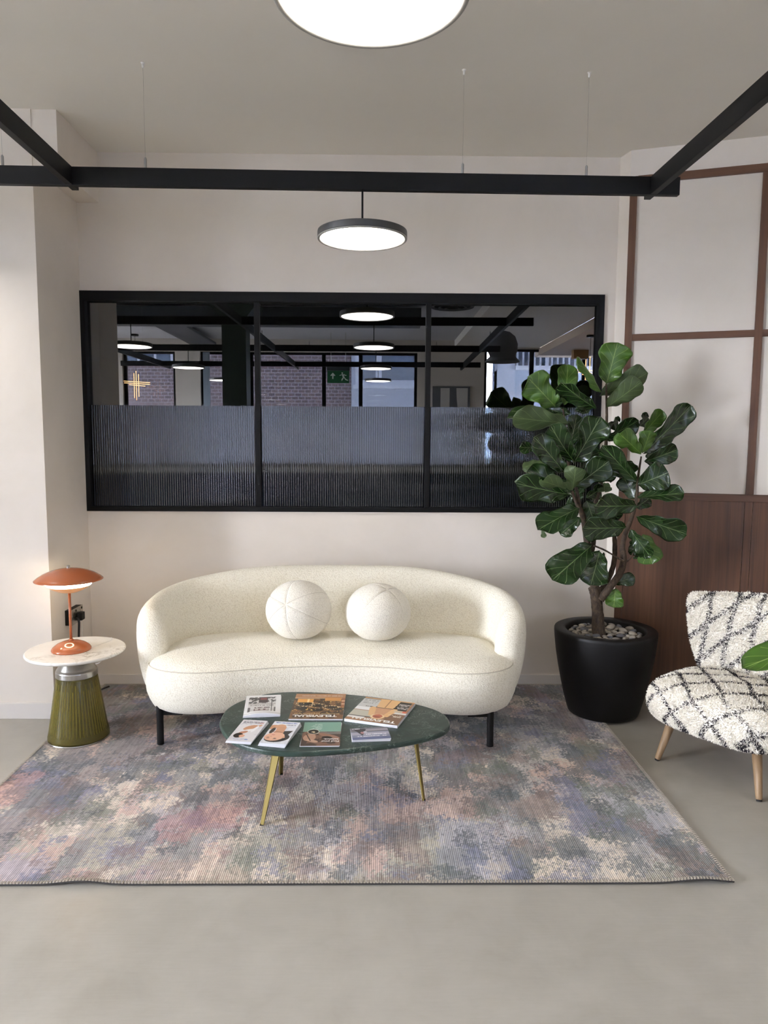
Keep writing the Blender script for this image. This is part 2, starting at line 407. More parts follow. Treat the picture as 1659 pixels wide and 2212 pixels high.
# dark room behind the sofa wall's window
bm = bmesh.new()
bm_box(bm, -2.2, 1.9, 5.55, 5.6, 0, HC); bm_box(bm, -2.25, -2.2, 4.62, 5.6, 0, HC); bm_box(bm, 1.9, 1.95, 4.62, 5.6, 0, HC)
struct(obj('wall_beyond', bm, MT['dark_paint']))

# ---- window over the sofa
w = obj('window_1', bmesh.new(), MT['black_frame']); struct(w)
bm = bmesh.new(); y0, y1 = YB - .012, YB + .09
for a in ((WX0, WX0 + .028, WZ0, WZ1), (WX1 - .034, WX1, WZ0, WZ1), (WX0 + .028, WX1 - .034, WZ0, WZ0 + .026), (WX0 + .028, WX1 - .034, WZ1 - .055, WZ1)):
    bm_box(bm, a[0], a[1], y0, y1, a[2], a[3])
bmesh.ops.recalc_face_normals(bm, faces=bm.faces)
bm.to_mesh(w.data); bm.free()
obj('reveal_bead', (lambda b: [bm_box(b, WX0 - .012, WX0, YB - .006, YB + .001, WZ0 - .012, WZ1 + .012), bm_box(b, WX1, WX1 + .012, YB - .006, YB + .001, WZ0 - .012, WZ1 + .012),
    bm_box(b, WX0, WX1, YB - .006, YB + .001, WZ1, WZ1 + .012), bm_box(b, WX0, WX1, YB - .006, YB + .001, WZ0 - .012, WZ0)][0])(bmesh.new()), MT['wall_plaster'], w, label='plaster bead around the frame')
for mx in (-.6935, .315): obj('mullion', box(mx - .0155, mx + .0155, YB + .008, YB + .07, WZ0 + .026, WZ1 - .055, .002), MT['black_frame'], w)
spans = [(WX0 + .028, -.709), (-.678, .2995), (.3305, WX1 - .034)]
ZF = 1.695
for a, b in spans:
    obj('glass_pane', box(a, b, YB + .030, YB + .036, WZ0 + .026, WZ1 - .055), MT['glass_clear'], w)
    p = .0136; n = int(round((b - a) / p)); p = (b - a) / n; s = 8; V = []; Fc = []
    for i in range(n * s + 1):
        t = (i % s) / s if i < n * s else 0
        yy = YB + .0245 - .0018 * (1 - (2 * t - 1) ** 2)
        V += [(a + i * p / s, yy, WZ0 + .027), (a + i * p / s, yy, ZF)]
    for i in range(n * s): Fc.append((2 * i, 2 * i + 2, 2 * i + 3, 2 * i + 1))
    m0 = len(V); V += [(a, YB + .029, WZ0 + .027), (b, YB + .029, WZ0 + .027), (b, YB + .029, ZF), (a, YB + .029, ZF)]; Fc.append((m0 + 1, m0, m0 + 3, m0 + 2))
    fl = obj('fluted_sheet', mesh_np('fluted', V, Fc), MT['glass_fluted'], w, smooth=True, label='fluted privacy glass')

# ================================================================== SUSPENDED LIGHT FRAME AND DISC PENDANTS
PSI = -.0192
dv = Vector((math.sin(PSI), math.cos(PSI), 0)); cv = Vector((math.cos(PSI), -math.sin(PSI), 0))
O0 = Vector((0, 3.334, 0))
def rp(c, d, z=0): return O0 + cv * c + dv * d + Vector((0, 0, z))
MR = Matrix.Translation(O0) @ Matrix.Rotation(-PSI, 4, 'Z')
RZ0, RZ1 = 2.602, 2.68
fr = thing('light_frame', rp(0, -2.8, RZ0), 'grid of black rectangular beams hung on thin wires below the white ceiling', 'light frame')
def beam(c0, c1, d0, d1, dz=0):
    o = obj('beam', box(c0, c1, d0, d1, RZ0 + dz, RZ1 + dz, .002, MR), MT['black_metal'], fr); return o
CROSS = [0, -1.80, -3.9, -5.85]
beam(-4.0, 1.368, 0, .03)
for c in CROSS[1:]: beam(-4.0, 1.5, c, c + .03)
for c in (-1.358, 1.235, -3.40): beam(c, c + .03, -6.3, .078, .0012)
def hanger(c, d):
    p = rp(c, d, 0)
    obj('gripper', lathe([(0, 2.68), (.006, 2.68), (.006, 2.722), (.003, 2.728), (0, 2.728)], 12, (p.x, p.y, 0)), MT['grey_plastic'], fr)
    obj('wire', cyl((p.x, p.y, 2.728), (p.x, p.y, HC if p.y > -.15 else 3.24), .0005, n=6), MT['grey_plastic'], fr)
    zc = HC if p.y > -.15 else 3.24
    obj('ceiling_anchor', lathe([(0, zc - .022), (.005, zc - .022), (.005, zc - .006), (.009, zc - .002), (.009, zc), (0, zc)], 12, (p.x, p.y, 0)), MT['white_plastic'], fr)
for c, d in ((-1.63, .015), (-1.012, .015), (.388, .015), (.945, .015), (1.25, -1.02), (1.25, -3), (-1.343, -3), (-.9, -3.885), (.7, -3.885), (-3, -3.885)): hanger(c, d)
def pendant(c, d, label, first=[]):
    loc = rp(c, d, 2.39)
    if not first:
        t = thing('disc_pendant', loc, label, 'pendant light', 'disc pendants on the light frame')
        x, y = loc.x, loc.y
        obj('stem', cyl((x, y, RZ0), (x, y, 2.42), .0045, n=12), MT['black_metal'], t)
        obj('housing', lathe([(0, 2.424), (.19, 2.424), (.199, 2.421), (.2, 2.416), (.2, 2.394), (.1985, 2.392), (0, 2.394)], 96, (x, y, 0)), flat('pendant_black', (62, 62, 62), .4), t, smooth=False)
        for p in t.children[-1].data.polygons: p.use_smooth = abs(p.normal.z) < .9
        obj('trim_ring', lathe([(.2, 2.3915), (.1995, 2.388), (.197, 2.386), (.191, 2.386), (.1878, 2.388), (.1875, 2.3915)], 96, (x, y, 0), True), flat('ring_silver', (150, 148, 143), .35), t, smooth=True, label='silver rim around the diffuser')
        obj('diffuser', lathe([(0, 2.3905), (.1872, 2.3905)], 64, (x, y, 0)), MT['disc_light'], t, label='glowing white diffuser')
        first.append(t); return t
    t = first[0].copy(); t.location = loc; t['label'] = label; COL.objects.link(t); WM[t.name] = Matrix.Translation(loc)
    for ch in first[0].children:
        q = ch.copy(); q.parent = t; q.matrix_parent_inverse = ch.matrix_parent_inverse.copy(); COL.objects.link(q)
    return t
pendant(-.058, .0, 'lit disc pendant hanging above the cream sofa in front of the dark window')
pendant(-.045, -1.785, 'lit disc pendant hanging closest to the viewer, cut off by the top of the frame')
pendant(-.06, -3.885, 'lit disc pendant third along the middle row, seen reflected in the window')
pendant(-.06, -5.835, 'lit disc pendant fourth along the middle row, lowest in the window reflection')
pendant(-2.36, .0, 'lit disc pendant beside the plain white wall with the table lamp, just out of view')
pendant(-2.41, -1.785, 'lit disc pendant first of the side row reflected beside the window frame')
pendant(-2.43, -3.885, 'lit disc pendant second of the side row reflected in the window')
pendant(-2.45, -5.835, 'lit disc pendant third of the side row, lowest of them in the window reflection')
pendant(2.7, -1.785, 'added disc pendant giving extra light over the patterned chair side, out of view')  # no pendant known here; added for more light on this side

# ================================================================== RUG
RZ = .009
rx0, rx1, ry0, ry1 = -1.60, 1.229, 2.309, 4.30
NX, NY = 640, 450
gx, gy = np.meshgrid(np.linspace(0, 1, NX), np.linspace(0, 1, NY))
X = rx0 + gx * (rx1 - rx0); Y = ry0 + gy * (ry1 - ry0)
X = X + (-.035 * gy) * (1 - gx) * 1.0
curl = .012 * np.exp(-((X + .98) / .09) ** 2) * np.exp(-(gy / .02)) + .012 * np.exp(-((X - 1.12) / .1) ** 2) * np.exp(-(gy / .02))
Zr = RZ + curl
jx = (vnoise(X * 160, Y * 110, 3) - .5) * .06 + (vnoise(X * 30, Y * 18, 7) - .5) * .07; jy = (vnoise(X * 100, Y * 110, 5) - .5) * .06
bx, by = np.floor((X + jx) / .010) * .010, np.floor((Y + jy) / .006) * .006
base = fbm(bx * 4.2, by * 2.6, 21, 6, .62)
k0 = sstep(.42, .60, base)[..., None]
c = np.array(lin((200, 186, 170)))[None, None] * (1 - k0) + np.array(lin((178, 171, 168)))[None, None] * k0
def blot(c, col, seed, fx, fy, th, amt, bias=0, soft=.02):
    m = fbm(bx * fx, by * fy, seed, 6, .64) + bias
    k = (sstep(th, th + soft, m) * amt)[..., None]
    return c * (1 - k) + np.array(lin(col))[None, None] * k
back = sstep(2.9, 4.0, Y); right = sstep(-.6, .7, X)
c = blot(c, (164, 152, 142), 31, 6.5, 3.6, .51, .65)
c = blot(c, (160, 158, 138), 41, 5.6, 3.2, .555, .65, .03 * (1 - right))
c = blot(c, (210, 192, 172), 51, 8, 4.2, .55, .75, .02 * (1 - back))
c = blot(c, (196, 150, 138), 61, 5, 3.2, .58, .55, .03 * (1 - right) - .05 * right * back)
c = blot(c, (152, 152, 168), 71, 6, 3.8, .555, .65, .03 * right)
c = blot(c, (124, 126, 132), 81, 5.6, 3.6, .545, .7, .06 * right * back + .02 * back - .01)
c = blot(c, (92, 102, 108), 91, 8, 4.8, .575, .75, .04 * right + .02 * back)
c = blot(c, (114, 118, 148), 101, 8.4, 5.2, .63, .65, .01)
c = blot(c, (132, 108, 102), 111, 7.6, 4.6, .61, .6, .03 * back)
c = blot(c, (104, 114, 102), 121, 9, 5.4, .635, .65)
c = blot(c, (84, 90, 98), 141, 11, 6.5, .65, .7, .02 * right)
for (px, py, sx, sy, col, a) in ((440, 1780, .14, .16, (190, 112, 108), .8), (20, 1705, .12, .13, (206, 140, 120), .8), (90, 1710, .16, .13, (86, 92, 106), .9), (150, 1650, .14, .1, (92, 100, 112), .85), (840, 1810, .04, .1, (70, 82, 98), .9),
                                 (950, 1870, .12, .1, (84, 98, 102), .85), (1090, 1740, .14, .14, (90, 104, 108), .8), (1180, 1750, .12, .12, (178, 150, 132), .8), (300, 1900, .06, .06, (92, 98, 140), .8), (660, 1700, .13, .08, (104, 100, 108), .8), (700, 1640, .1, .09, (98, 98, 106), .7),
                                 (180, 1560, .15, .12, (190, 150, 140), .5), (1220, 1560, .2, .2, (92, 94, 108), .75), (1270, 1620, .05, .12, (138, 136, 104), .8), (1400, 1850, .16, .12, (120, 112, 104), .6), (430, 1890, .2, .1, (188, 150, 130), .6)):
    w0 = onZ(px, py, 0); d = ((bx - w0.x) / sx) ** 2 + ((by - w0.y) / sy) ** 2
    k = (sstep(.95, .6, d + (fbm(bx * 9, by * 7, int(px), 4, .6) - .5) * 2.6) * a)[..., None] if False else ((1 - sstep(.6, .95, d + (fbm(bx * 9, by * 7, int(px), 4, .6) - .5) * 3.8)) * a * .45)[..., None]
    c = c * (1 - k) + np.array(lin(col))[None, None] * k
streak = (.82 + .36 * vnoise(X * 170, Y * 9, 131)) * (.9 + .2 * vnoise(X * 60, Y * 60, 133))
g_ = c.mean(-1, keepdims=True); c = g_ + (c - g_) * .68; mu_ = c.mean((0, 1)); c = mu_ + (c - mu_) * .95
c = np.clip(c * streak[..., None] * 1.36, 0, 1)
V = np.stack([X, Y, Zr], -1).reshape(-1, 3); idx = np.arange(NX * NY).reshape(NY, NX)
Fq = np.stack([idx[:-1, :-1], idx[:-1, 1:], idx[1:, 1:], idx[1:, :-1]], -1).reshape(-1, 4)
rug = thing('area_rug', ((rx0 + rx1) / 2, (ry0 + ry1) / 2, 0), 'large ribbed rug in faded grey, pink, blue and green patches under the sofa', 'rug')
obj('pile', mesh_np('pile', V, Fq, None, c.reshape(-1, 3)), MT['rug_weave'], rug, smooth=True)
# stitched binding all round
bm = bmesh.new(); loop = [(X[0, i], Y[0, i], Zr[0, i]) for i in range(0, NX, 3)] + [(X[j, -1], Y[j, -1], Zr[j, -1]) for j in range(0, NY, 3)] + [(X[-1, i], Y[-1, i], Zr[-1, i]) for i in range(NX - 1, -1, -3)] + [(X[j, 0], Y[j, 0], Zr[j, 0]) for j in range(NY - 1, -1, -3)]
tube([(x, y, max(z - .0045, .0032)) for x, y, z in loop], .003, 6, bm)
obj('binding', bm, flat('rug_binding', (58, 55, 54), .9), rug, label='dark edge binding')
bm = bmesh.new(); L = 0; step = .011
P = [Vector(p) for p in loop]; acc = 0
for a, b in zip(P, P[1:]):
    d = (b - a); ln = d.length
    if ln < 1e-6: continue
    t = d / ln; nrm = Vector((-t.y, t.x, 0)); s = step - acc
    while s < ln:
        q = a + t * s + Vector((0, 0, .0018))
        vs = [bm.verts.new(q + t * u * .0035 + nrm * (v * .0085 + .003) + Vector((0, 0, (1 - abs(v)) * .002))) for u, v in ((-1, -1), (1, -1), (1.3, 0), (1, 1), (-1, 1), (-.7, 0))]
        bm.faces.new(vs); s += step
    acc = (ln - (s - step))
st = obj('stitching', bm, flat('rug_thread', (176, 168, 156), .9), rug, label='pale blanket stitch along the edge')

# ================================================================== SOFA
sofa = thing('boucle_sofa', (-.21, 3.75, RZ), 'long cream boucle sofa with a curved wraparound back on black post legs', 'sofa')
def catmull_closed(pts, k):
    n = len(pts); out = []
    for i in range(n):
        p0, p1, p2, p3 = [Vector(pts[(i + j) % n]) for j in (-1, 0, 1, 2)]
        for j in range(k):
            t = j / k; out.append(.5 * ((2 * p1) + (p2 - p0) * t + (2 * p0 - 5 * p1 + 4 * p2 - p3) * t * t + (3 * p1 - p0 - 3 * p2 + p3) * t ** 3))
    return out
so = [(-1.115, 3.56), (-1.10, 3.455), (-1.02, 3.375), (-.90, 3.338), (-.76, 3.345), (-.60, 3.388), (-.40, 3.428), (-.175, 3.442), (.05, 3.424), (.22, 3.378), (.36, 3.335), (.49, 3.328), (.61, 3.372), (.685, 3.46), (.70, 3.56),
      (.68, 3.75), (.58, 3.90), (.35, 3.99), (0, 4.03), (-.4, 4.03), (-.78, 3.99), (-1.0, 3.90), (-1.10, 3.74)]
so = [(p.x, p.y) for p in catmull_closed([(x, y, 0) for x, y in so], 8)]
def ring(off, z):
    n = len(so); r = []
    for i in range(n):
        a, b, c_ = Vector(so[i - 1]), Vector(so[i]), Vector(so[(i + 1) % n]); t = (c_ - a).normalized(); nr = Vector((-t.y, t.x))
        r.append((b.x + nr.x * off, b.y + nr.y * off, z))
    return r
prof = [(.075, .172), (.045, .178), (.02, .195), (.004, .225), (-.010, .265), (-.014, .305), (-.011, .345), (-.004, .375), (.001, .391), (.004, .396), (.0065, .3945), (.009, .398), (.018, .409), (.035, .421), (.055, .430), (.08, .437)]
bm = bmesh.new(); R = []
for off, z in prof: R.append([bm.verts.new(p) for p in ring(off, z)])
last = ring(.08, .437); cen = [(min(max(x, -.95), .53), 3.70 + .02 * math.cos(x * 2)) for x, y, z in last]
for f, z in ((.25, .446), (.5, .454), (.75, .459), (.97, .461)):
    R.append([bm.verts.new((x + (cx - x) * f, y + (cy - y) * f, z)) for (x, y, _), (cx, cy) in zip(last, cen)])
N = len(so)
for a, b in zip(R, R[1:]):
    for i in range(N): bm.faces.new((a[i], a[(i + 1) % N], b[(i + 1) % N], b[i]))
bm.faces.new(R[-1]); bm.faces.new(R[0][::-1]); bmesh.ops.recalc_face_normals(bm, faces=bm.faces)
seat = obj('seat', bm, MT['boucle_cream'], sofa, smooth=True)
sr = ring(.0042, .3962)
obj('piping', tube([sr[i] for i in range(N - 10, N)] + [sr[i] for i in range(0, 112)], .0022, 6), flat('piping_cream', (196, 188, 170), .9), seat, smooth=True, label='seam piping round the front of the seat')
path = smooth_path([(-1.075, 3.50, 0), (-1.098, 3.60, 0), (-1.102, 3.72, 0), (-1.068, 3.86, 0), (-.97, 3.98, 0), (-.78, 4.052, 0), (-.5, 4.088, 0), (-.2, 4.095, 0), (.1, 4.085, 0), (.36, 4.045, 0), (.54, 3.965, 0), (.645, 3.84, 0), (.679, 3.71, 0), (.675, 3.60, 0), (.652, 3.50, 0)], 8)
S = [0]
for a, b in zip(path, path[1:]): S.append(S[-1] + (b - a).length)
T = S[-1]
bm = bmesh.new(); R = []
for i, p in enumerate(path):
    t = (path[min(i + 1, len(path) - 1)] - path[max(i - 1, 0)]).normalized(); out = Vector((-t.y, t.x, 0))   # away from the seat
    d = min(S[i], T - S[i]); q = min(d / .42, 1); e = min(d / .10, 1)
    arch = math.sqrt(max(1 - (1 - q) ** 2, 0)); ee = .25 + .75 * math.sqrt(max(1 - (1 - e) ** 2, 0))
    zt = .455 + (.688 - .455) * math.sqrt(max(1 - (1 - e * .999) ** 2, 0)) ** 1.0 * min(1, .62 + .38 * arch) + .092 * arch * sstep(.1, .95, np.array(min(d / 1.05, 1.0)))
    zt = float(zt); zb = .19 + .03 * (1 - e); H = zt - zb; th = .074 * ee; lean = .035
    sec = []
    for o_, h in ((-.55, 0), (-.85, .10), (-.97, .3), (-1, .5), (-1.0, .68), (-.96, .8), (-.82, .90), (-.55, .965), (-.2, .995), (.2, .995), (.55, .965), (.82, .90), (.98, .8), (1.06, .66), (1.08, .5), (1.0, .33), (.82, .16), (.5, .03), (.2, 0)):
        sec.append(bm.verts.new(p + out * (o_ * th + lean * h * e) + Vector((0, 0, zb + H * h))))
    R.append(sec)
for a, b in zip(R, R[1:]):
    n = len(a)
    for i in range(n): bm.faces.new((a[i], a[(i + 1) % n], b[(i + 1) % n], b[i]))
bm.faces.new(R[0]); bm.faces.new(R[-1][::-1]); bmesh.ops.recalc_face_normals(bm, faces=bm.faces)
bk = obj('backrest', bm, MT['boucle_cream'], sofa, smooth=True)
md = bk.modifiers.new('s', 'SUBSURF'); md.levels = 1; md.render_levels = 1
for x, y in ((-1.043, 3.43), (.571, 3.405), (-.98, 4.06), (.52, 4.06)):
    lg = obj('leg', lathe([(0, RZ), (.0155, RZ), (.0165, .012), (.0165, .233), (.0145, .236), (0, .236)], 24, (x, y, 0)), MT['black_matte'], sofa, smooth=False)
    s = 1 if x < -.2 else -1; yy = 1 if y < 3.7 else -1
    obj('bracket', box(min(x, x + s * .11), max(x, x + s * .11), y - .012 + .012 * yy, y + .012 + .012 * yy, .155, .174, .002), MT['black_matte'], lg)
obj('base_board', box(-.96, .52, 3.46, 3.98, .150, .1735, .004), MT['black_matte'], sofa)

def ball(name, c, rx, rz, pole, nseam, phase, label, seams=None):
    nu, nv = 144, 96; V = []; Fc = []; q = Vector((0, 0, 1)).rotation_difference(Vector(pole).normalized())
    for j in range(nv + 1):
        th = PI * j / nv
        for i in range(nu):
            ph = 2 * PI * i / nu
            v = Vector((math.sin(th) * math.cos(ph), math.sin(th) * math.sin(ph), math.cos(th)))
            k = 1.0
            dist = abs(((ph - phase) / (2 * PI) * nseam + .5) % 1 - .5) / nseam * 2 * PI * math.sin(th)
            k -= .022 * math.exp(-(dist / .035) ** 2)
            k -= .03 * math.exp(-(th / .16) ** 2) + .03 * math.exp(-((PI - th) / .16) ** 2)
            v = q @ v; zz = v.z * rz * k
            V.append((c[0] + v.x * rx * k, c[1] + v.y * rx * k, c[2] + (zz if zz > -rz * .86 else -rz * .86 + (zz + rz * .86) * .25)))
    for j in range(nv):
        for i in range(nu): Fc.append((j * nu + i, j * nu + (i + 1) % nu, (j + 1) * nu + (i + 1) % nu, (j + 1) * nu + i))
    me = mesh_np(name, V, Fc); bm = bmesh.new(); bm.from_mesh(me); bmesh.ops.remove_doubles(bm, verts=bm.verts, dist=1e-5); bmesh.ops.recalc_face_normals(bm, faces=bm.faces); bm.to_mesh(me); bm.free()
    o = obj(name, me, MT['boucle_white'], None, smooth=True)
    q0 = []
    def sub(ph):
        pts = []
        for j in range(2, 95, 2):
            th = PI * j / 96; v = q @ Vector((math.sin(th) * math.cos(ph), math.sin(th) * math.sin(ph), math.cos(th))); kk = .9785
            zz = v.z * rz * kk; pts.append((c[0] + v.x * rx * kk, c[1] + v.y * rx * kk, c[2] + (zz if zz > -rz * .86 else -rz * .86 + (zz + rz * .86) * .25)))
        obj('seam', tube(pts, .0009, 6), MT['seam_thread'], o)
    for i in range(nseam): sub(phase + 2 * PI * i / nseam)
    return tag(o, label, 'cushion', 'ball cushions on the sofa')
flat('seam_thread', (186, 178, 162), .9)
ball('ball_cushion', (-.395, 3.735, .608), .172, .155, (-.30, -.86, .40), 6, .35, 'round cream ball cushion with star-shaped seams meeting at its front')
ball('ball_cushion', (.022, 3.725, .600), .172, .150, (.28, -.35, .9), 4, .9, 'round cream ball cushion crossed by one long slanting seam')

# ================================================================== COFFEE TABLE
TZ = .35
tb = thing('coffee_table', (-.2, 2.9, RZ), 'low egg-shaped coffee table with green marble top on tapered brass legs', 'coffee table')
ot = [(-.629, 2.867), (-.631, 2.984), (-.603, 3.071), (-.55, 3.139), (-.48, 3.193), (-.39, 3.217), (-.27, 3.213), (-.128, 3.189), (.023, 3.143), (.171, 3.074), (.262, 3.001), (.304, 2.928), (.312, 2.857), (.303, 2.805), (.268, 2.752), (.190, 2.696), (.074, 2.646), (-.065, 2.606), (-.203, 2.580), (-.303, 2.574), (-.371, 2.582), (-.431, 2.602), (-.491, 2.635), (-.546, 2.684), (-.588, 2.752), (-.613, 2.812)]
op = [(p.x, p.y) for p in catmull_closed([(x, y, 0) for x, y in ot], 5)]
bm = bmesh.new(); R = []; n = len(op); cx, cy = -.17, 2.89
for ins, z in ((.012, TZ - .022), (.004, TZ - .0205), (0, TZ - .016), (0, TZ - .006), (.0025, TZ - .0015), (.006, TZ)):
    R.append([])
    for i in range(n):
        a, b, c_ = Vector(op[i - 1]), Vector(op[i]), Vector(op[(i + 1) % n]); t = (c_ - a).normalized(); nr = Vector((-t.y, t.x)); nr = nr if nr.dot(Vector((cx, cy)) - b) > 0 else -nr
        R[-1].append(bm.verts.new((b.x + nr.x * ins, b.y + nr.y * ins, z)))
for a, b in zip(R, R[1:]):
    for i in range(n): bm.faces.new((a[i], a[(i + 1) % n], b[(i + 1) % n], b[i]))
bm.faces.new(R[-1]); bm.faces.new(R[0]); bmesh.ops.recalc_face_normals(bm, faces=bm.faces)
obj('tabletop', bm, MT['marble_green'], tb)
def tleg(top, bot, w0, w1):
    """flat-sided tapered blade, L-section look"""
    a, b = Vector(top), Vector(bot); ax = (a - b); out = Vector((b.x + .19, b.y - 2.9, 0)).normalized(); sd = Vector((-out.y, out.x, 0)); bm = bmesh.new(); r = []
    for p, w in ((b, w1), (a, w0)):
        r.append([bm.verts.new(p + sd * (s * w / 2) + out * (o_ * w * .55)) for s, o_ in ((-1, 0), (0, .5), (1, 0), (.8, -.35), (0, .1), (-.8, -.35))])
    for i in range(6): bm.faces.new((r[0][i], r[0][(i + 1) % 6], r[1][(i + 1) % 6], r[1][i]))
    bm.faces.new(r[0]); bm.faces.new(r[1][::-1]); bmesh.ops.recalc_face_normals(bm, faces=bm.faces)
    lg = obj('leg', bm, MT['brass'], tb)
    obj('foot_pad', box(b.x - w1 * .35, b.x + w1 * .35, b.y - w1 * .35, b.y + w1 * .35, RZ, RZ + .003), MT['rubber'], lg)
tleg((-.375, 2.765, TZ - .0222), (-.432, 2.68, RZ + .001), .052, .021)
tleg((.165, 2.93, TZ - .0222), (.210, 2.872, RZ + .001), .046, .021)
tleg((-.40, 3.06, TZ - .0222), (-.413, 3.105, RZ + .001), .042, .021)

# ---- printed matter on the table
def bars(u, v, u0, u1, v0, v1, seed, dens=.6):
    ins = (u > u0) & (u < u1) & (v > v0) & (v < v1)
    return ins & (vnoise((u - u0) * 90, np.zeros_like(u) + seed, seed) > 1 - dens)
def ell(u, v, cu, cv_, a, b, rot=0):
    du, dv_ = u - cu, v - cv_; x = du * math.cos(rot) + dv_ * math.sin(rot); y = -du * math.sin(rot) + dv_ * math.cos(rot)
    return (x / a) ** 2 + (y / b) ** 2 < 1
def paper(name, quad, zb, th, paint, label, cat, group, sheets=1, res=(100, 140), lift=None):
    """quad: image corners far-edge first (far start, far end, near end, near start); v=1 is the near edge, u=0 the viewer's right"""
    w0 = [onZ(x, y, zb + th) for x, y in quad]
    far, near = (w0[0] + w0[1]) / 2, (w0[2] + w0[3]) / 2
    vdir = (near - far); H = vdir.length; vdir.normalize(); wd = (((w0[1] - w0[0]).length + (w0[2] - w0[3]).length) / 2); udir = Vector((vdir.y, -vdir.x, 0))
    if udir.x > 0: udir = -udir
    c0 = (far + near) / 2; c0.z = zb; Mx = Matrix(((udir.x, vdir.x, 0, c0.x), (udir.y, vdir.y, 0, c0.y), (0, 0, 1, zb), (0, 0, 0, 1)))
    t = thing(name, c0, label, cat, group)
    for s in range(sheets):
        z0, z1 = th * s / sheets, th * (s + 1) / sheets - (.0006 if sheets > 1 else .0004)
        da = (s - sheets + 1) * .012
        obj('pages' if sheets == 1 else 'sheet', box(-wd / 2, wd / 2, -H / 2, H / 2, z0, z1, 0, Mx @ Matrix.Rotation(da, 4, 'Z')), MT['paper_white'], t)
    nu, nv = res; u, v = np.meshgrid(np.linspace(0, 1, nu), np.linspace(0, 1, nv)); col = paint(u, v)
    V = np.stack([(u - .5) * wd, (v - .5) * H, np.full_like(u, th)], -1).reshape(-1, 3)
    if lift is not None: V[:, 2] += lift(u, v).ravel()
    V = [Mx @ Vector(p) for p in V]; idx = np.arange(nu * nv).reshape(nv, nu)
    Fq = np.stack([idx[:-1, :-1], idx[:-1, 1:], idx[1:, 1:], idx[1:, :-1]], -1).reshape(-1, 4)
    obj('cover', mesh_np(name, V, Fq, None, col.reshape(-1, 3)), MT['cover_print'], t)
    return t, Mx, wd, H
def canvas(u, c): return np.ones(u.shape + (3,)) * np.array(lin(c))
def put(img, m, c): img[m] = lin(c)
def words(t, Mx, s, wd, H, u, v, size, mat, th, width=None, bold=0, name='lettering', shear=0):
    Mloc = Mx @ Matrix.Translation(((u - .5) * wd, (v - .5) * H, th + .0004))
    if Mx.to_3x3().determinant() < 0: Mloc = Mloc @ Matrix.Scale(1, 4)
    me = text_mesh(s, size, Matrix.Identity(4), bold)
    xs_ = [q.co.x for q in me.vertices]; cur = max(xs_) - min(xs_)
    k = (width / cur) if width else 1
    me.transform(Mloc @ Matrix.Diagonal((k, 1, 1, 1)) @ Matrix.Shear('XY', 4, (shear, 0)) if False else Mloc @ Matrix.Diagonal((k, 1, 1, 1)))
    obj(name, me, MT[mat], t)
def p_mag1(u, v):
    im = canvas(u, (168, 122, 84)); n = fbm(u * 9, v * 9, 5)
    put(im, (v > .2), (72, 52, 36)); put(im, (v > .2) & (n > .5), (124, 88, 54)); put(im, (v < .2) & (v > .17), (198, 168, 138))
    for a in ((.24, .56, .13, .045), (.52, .48, .12, .07), (.77, .42, .15, .08), (.80, .6, .12, .07), (.15, .62, .12, .06), (.50, .66, .11, .06)): put(im, ell(u, v, *a), (38, 34, 32)); 
    rngm = vnoise(u * 60, v * 60, 9)
    for a in ((.24, .56, .17, .075), (.52, .50, .17, .10), (.77, .42, .19, .11)):
        e1 = ell(u, v, *a) & ~ell(u, v, a[0], a[1], a[2] * .75, a[3] * .7) & (rngm > .6); put(im, e1, (226, 204, 160))
    put(im, (u > .62) & (u < .93) & (v > .22) & (v < .36), (222, 158, 72)); put(im, (u > .70) & (u < .74) & (v > .22) & (v < .36), (246, 212, 148))
    put(im, (u > .08) & (u < .40) & (v > .17) & (v < .30), (196, 136, 70)); put(im, (u < .07) & (v > .17) & (v < .55), (150, 92, 58)); put(im, (u < .07) & ((np.abs(v - .3) < .015) | (np.abs(v - .42) < .015)), (234, 206, 170))
    put(im, (v > .3) & (v < .8) & (vnoise(u * 40, v * 40, 19) > .87), (230, 186, 96)); put(im, (v > .74) & (v > .965), (120, 90, 66))
    return im
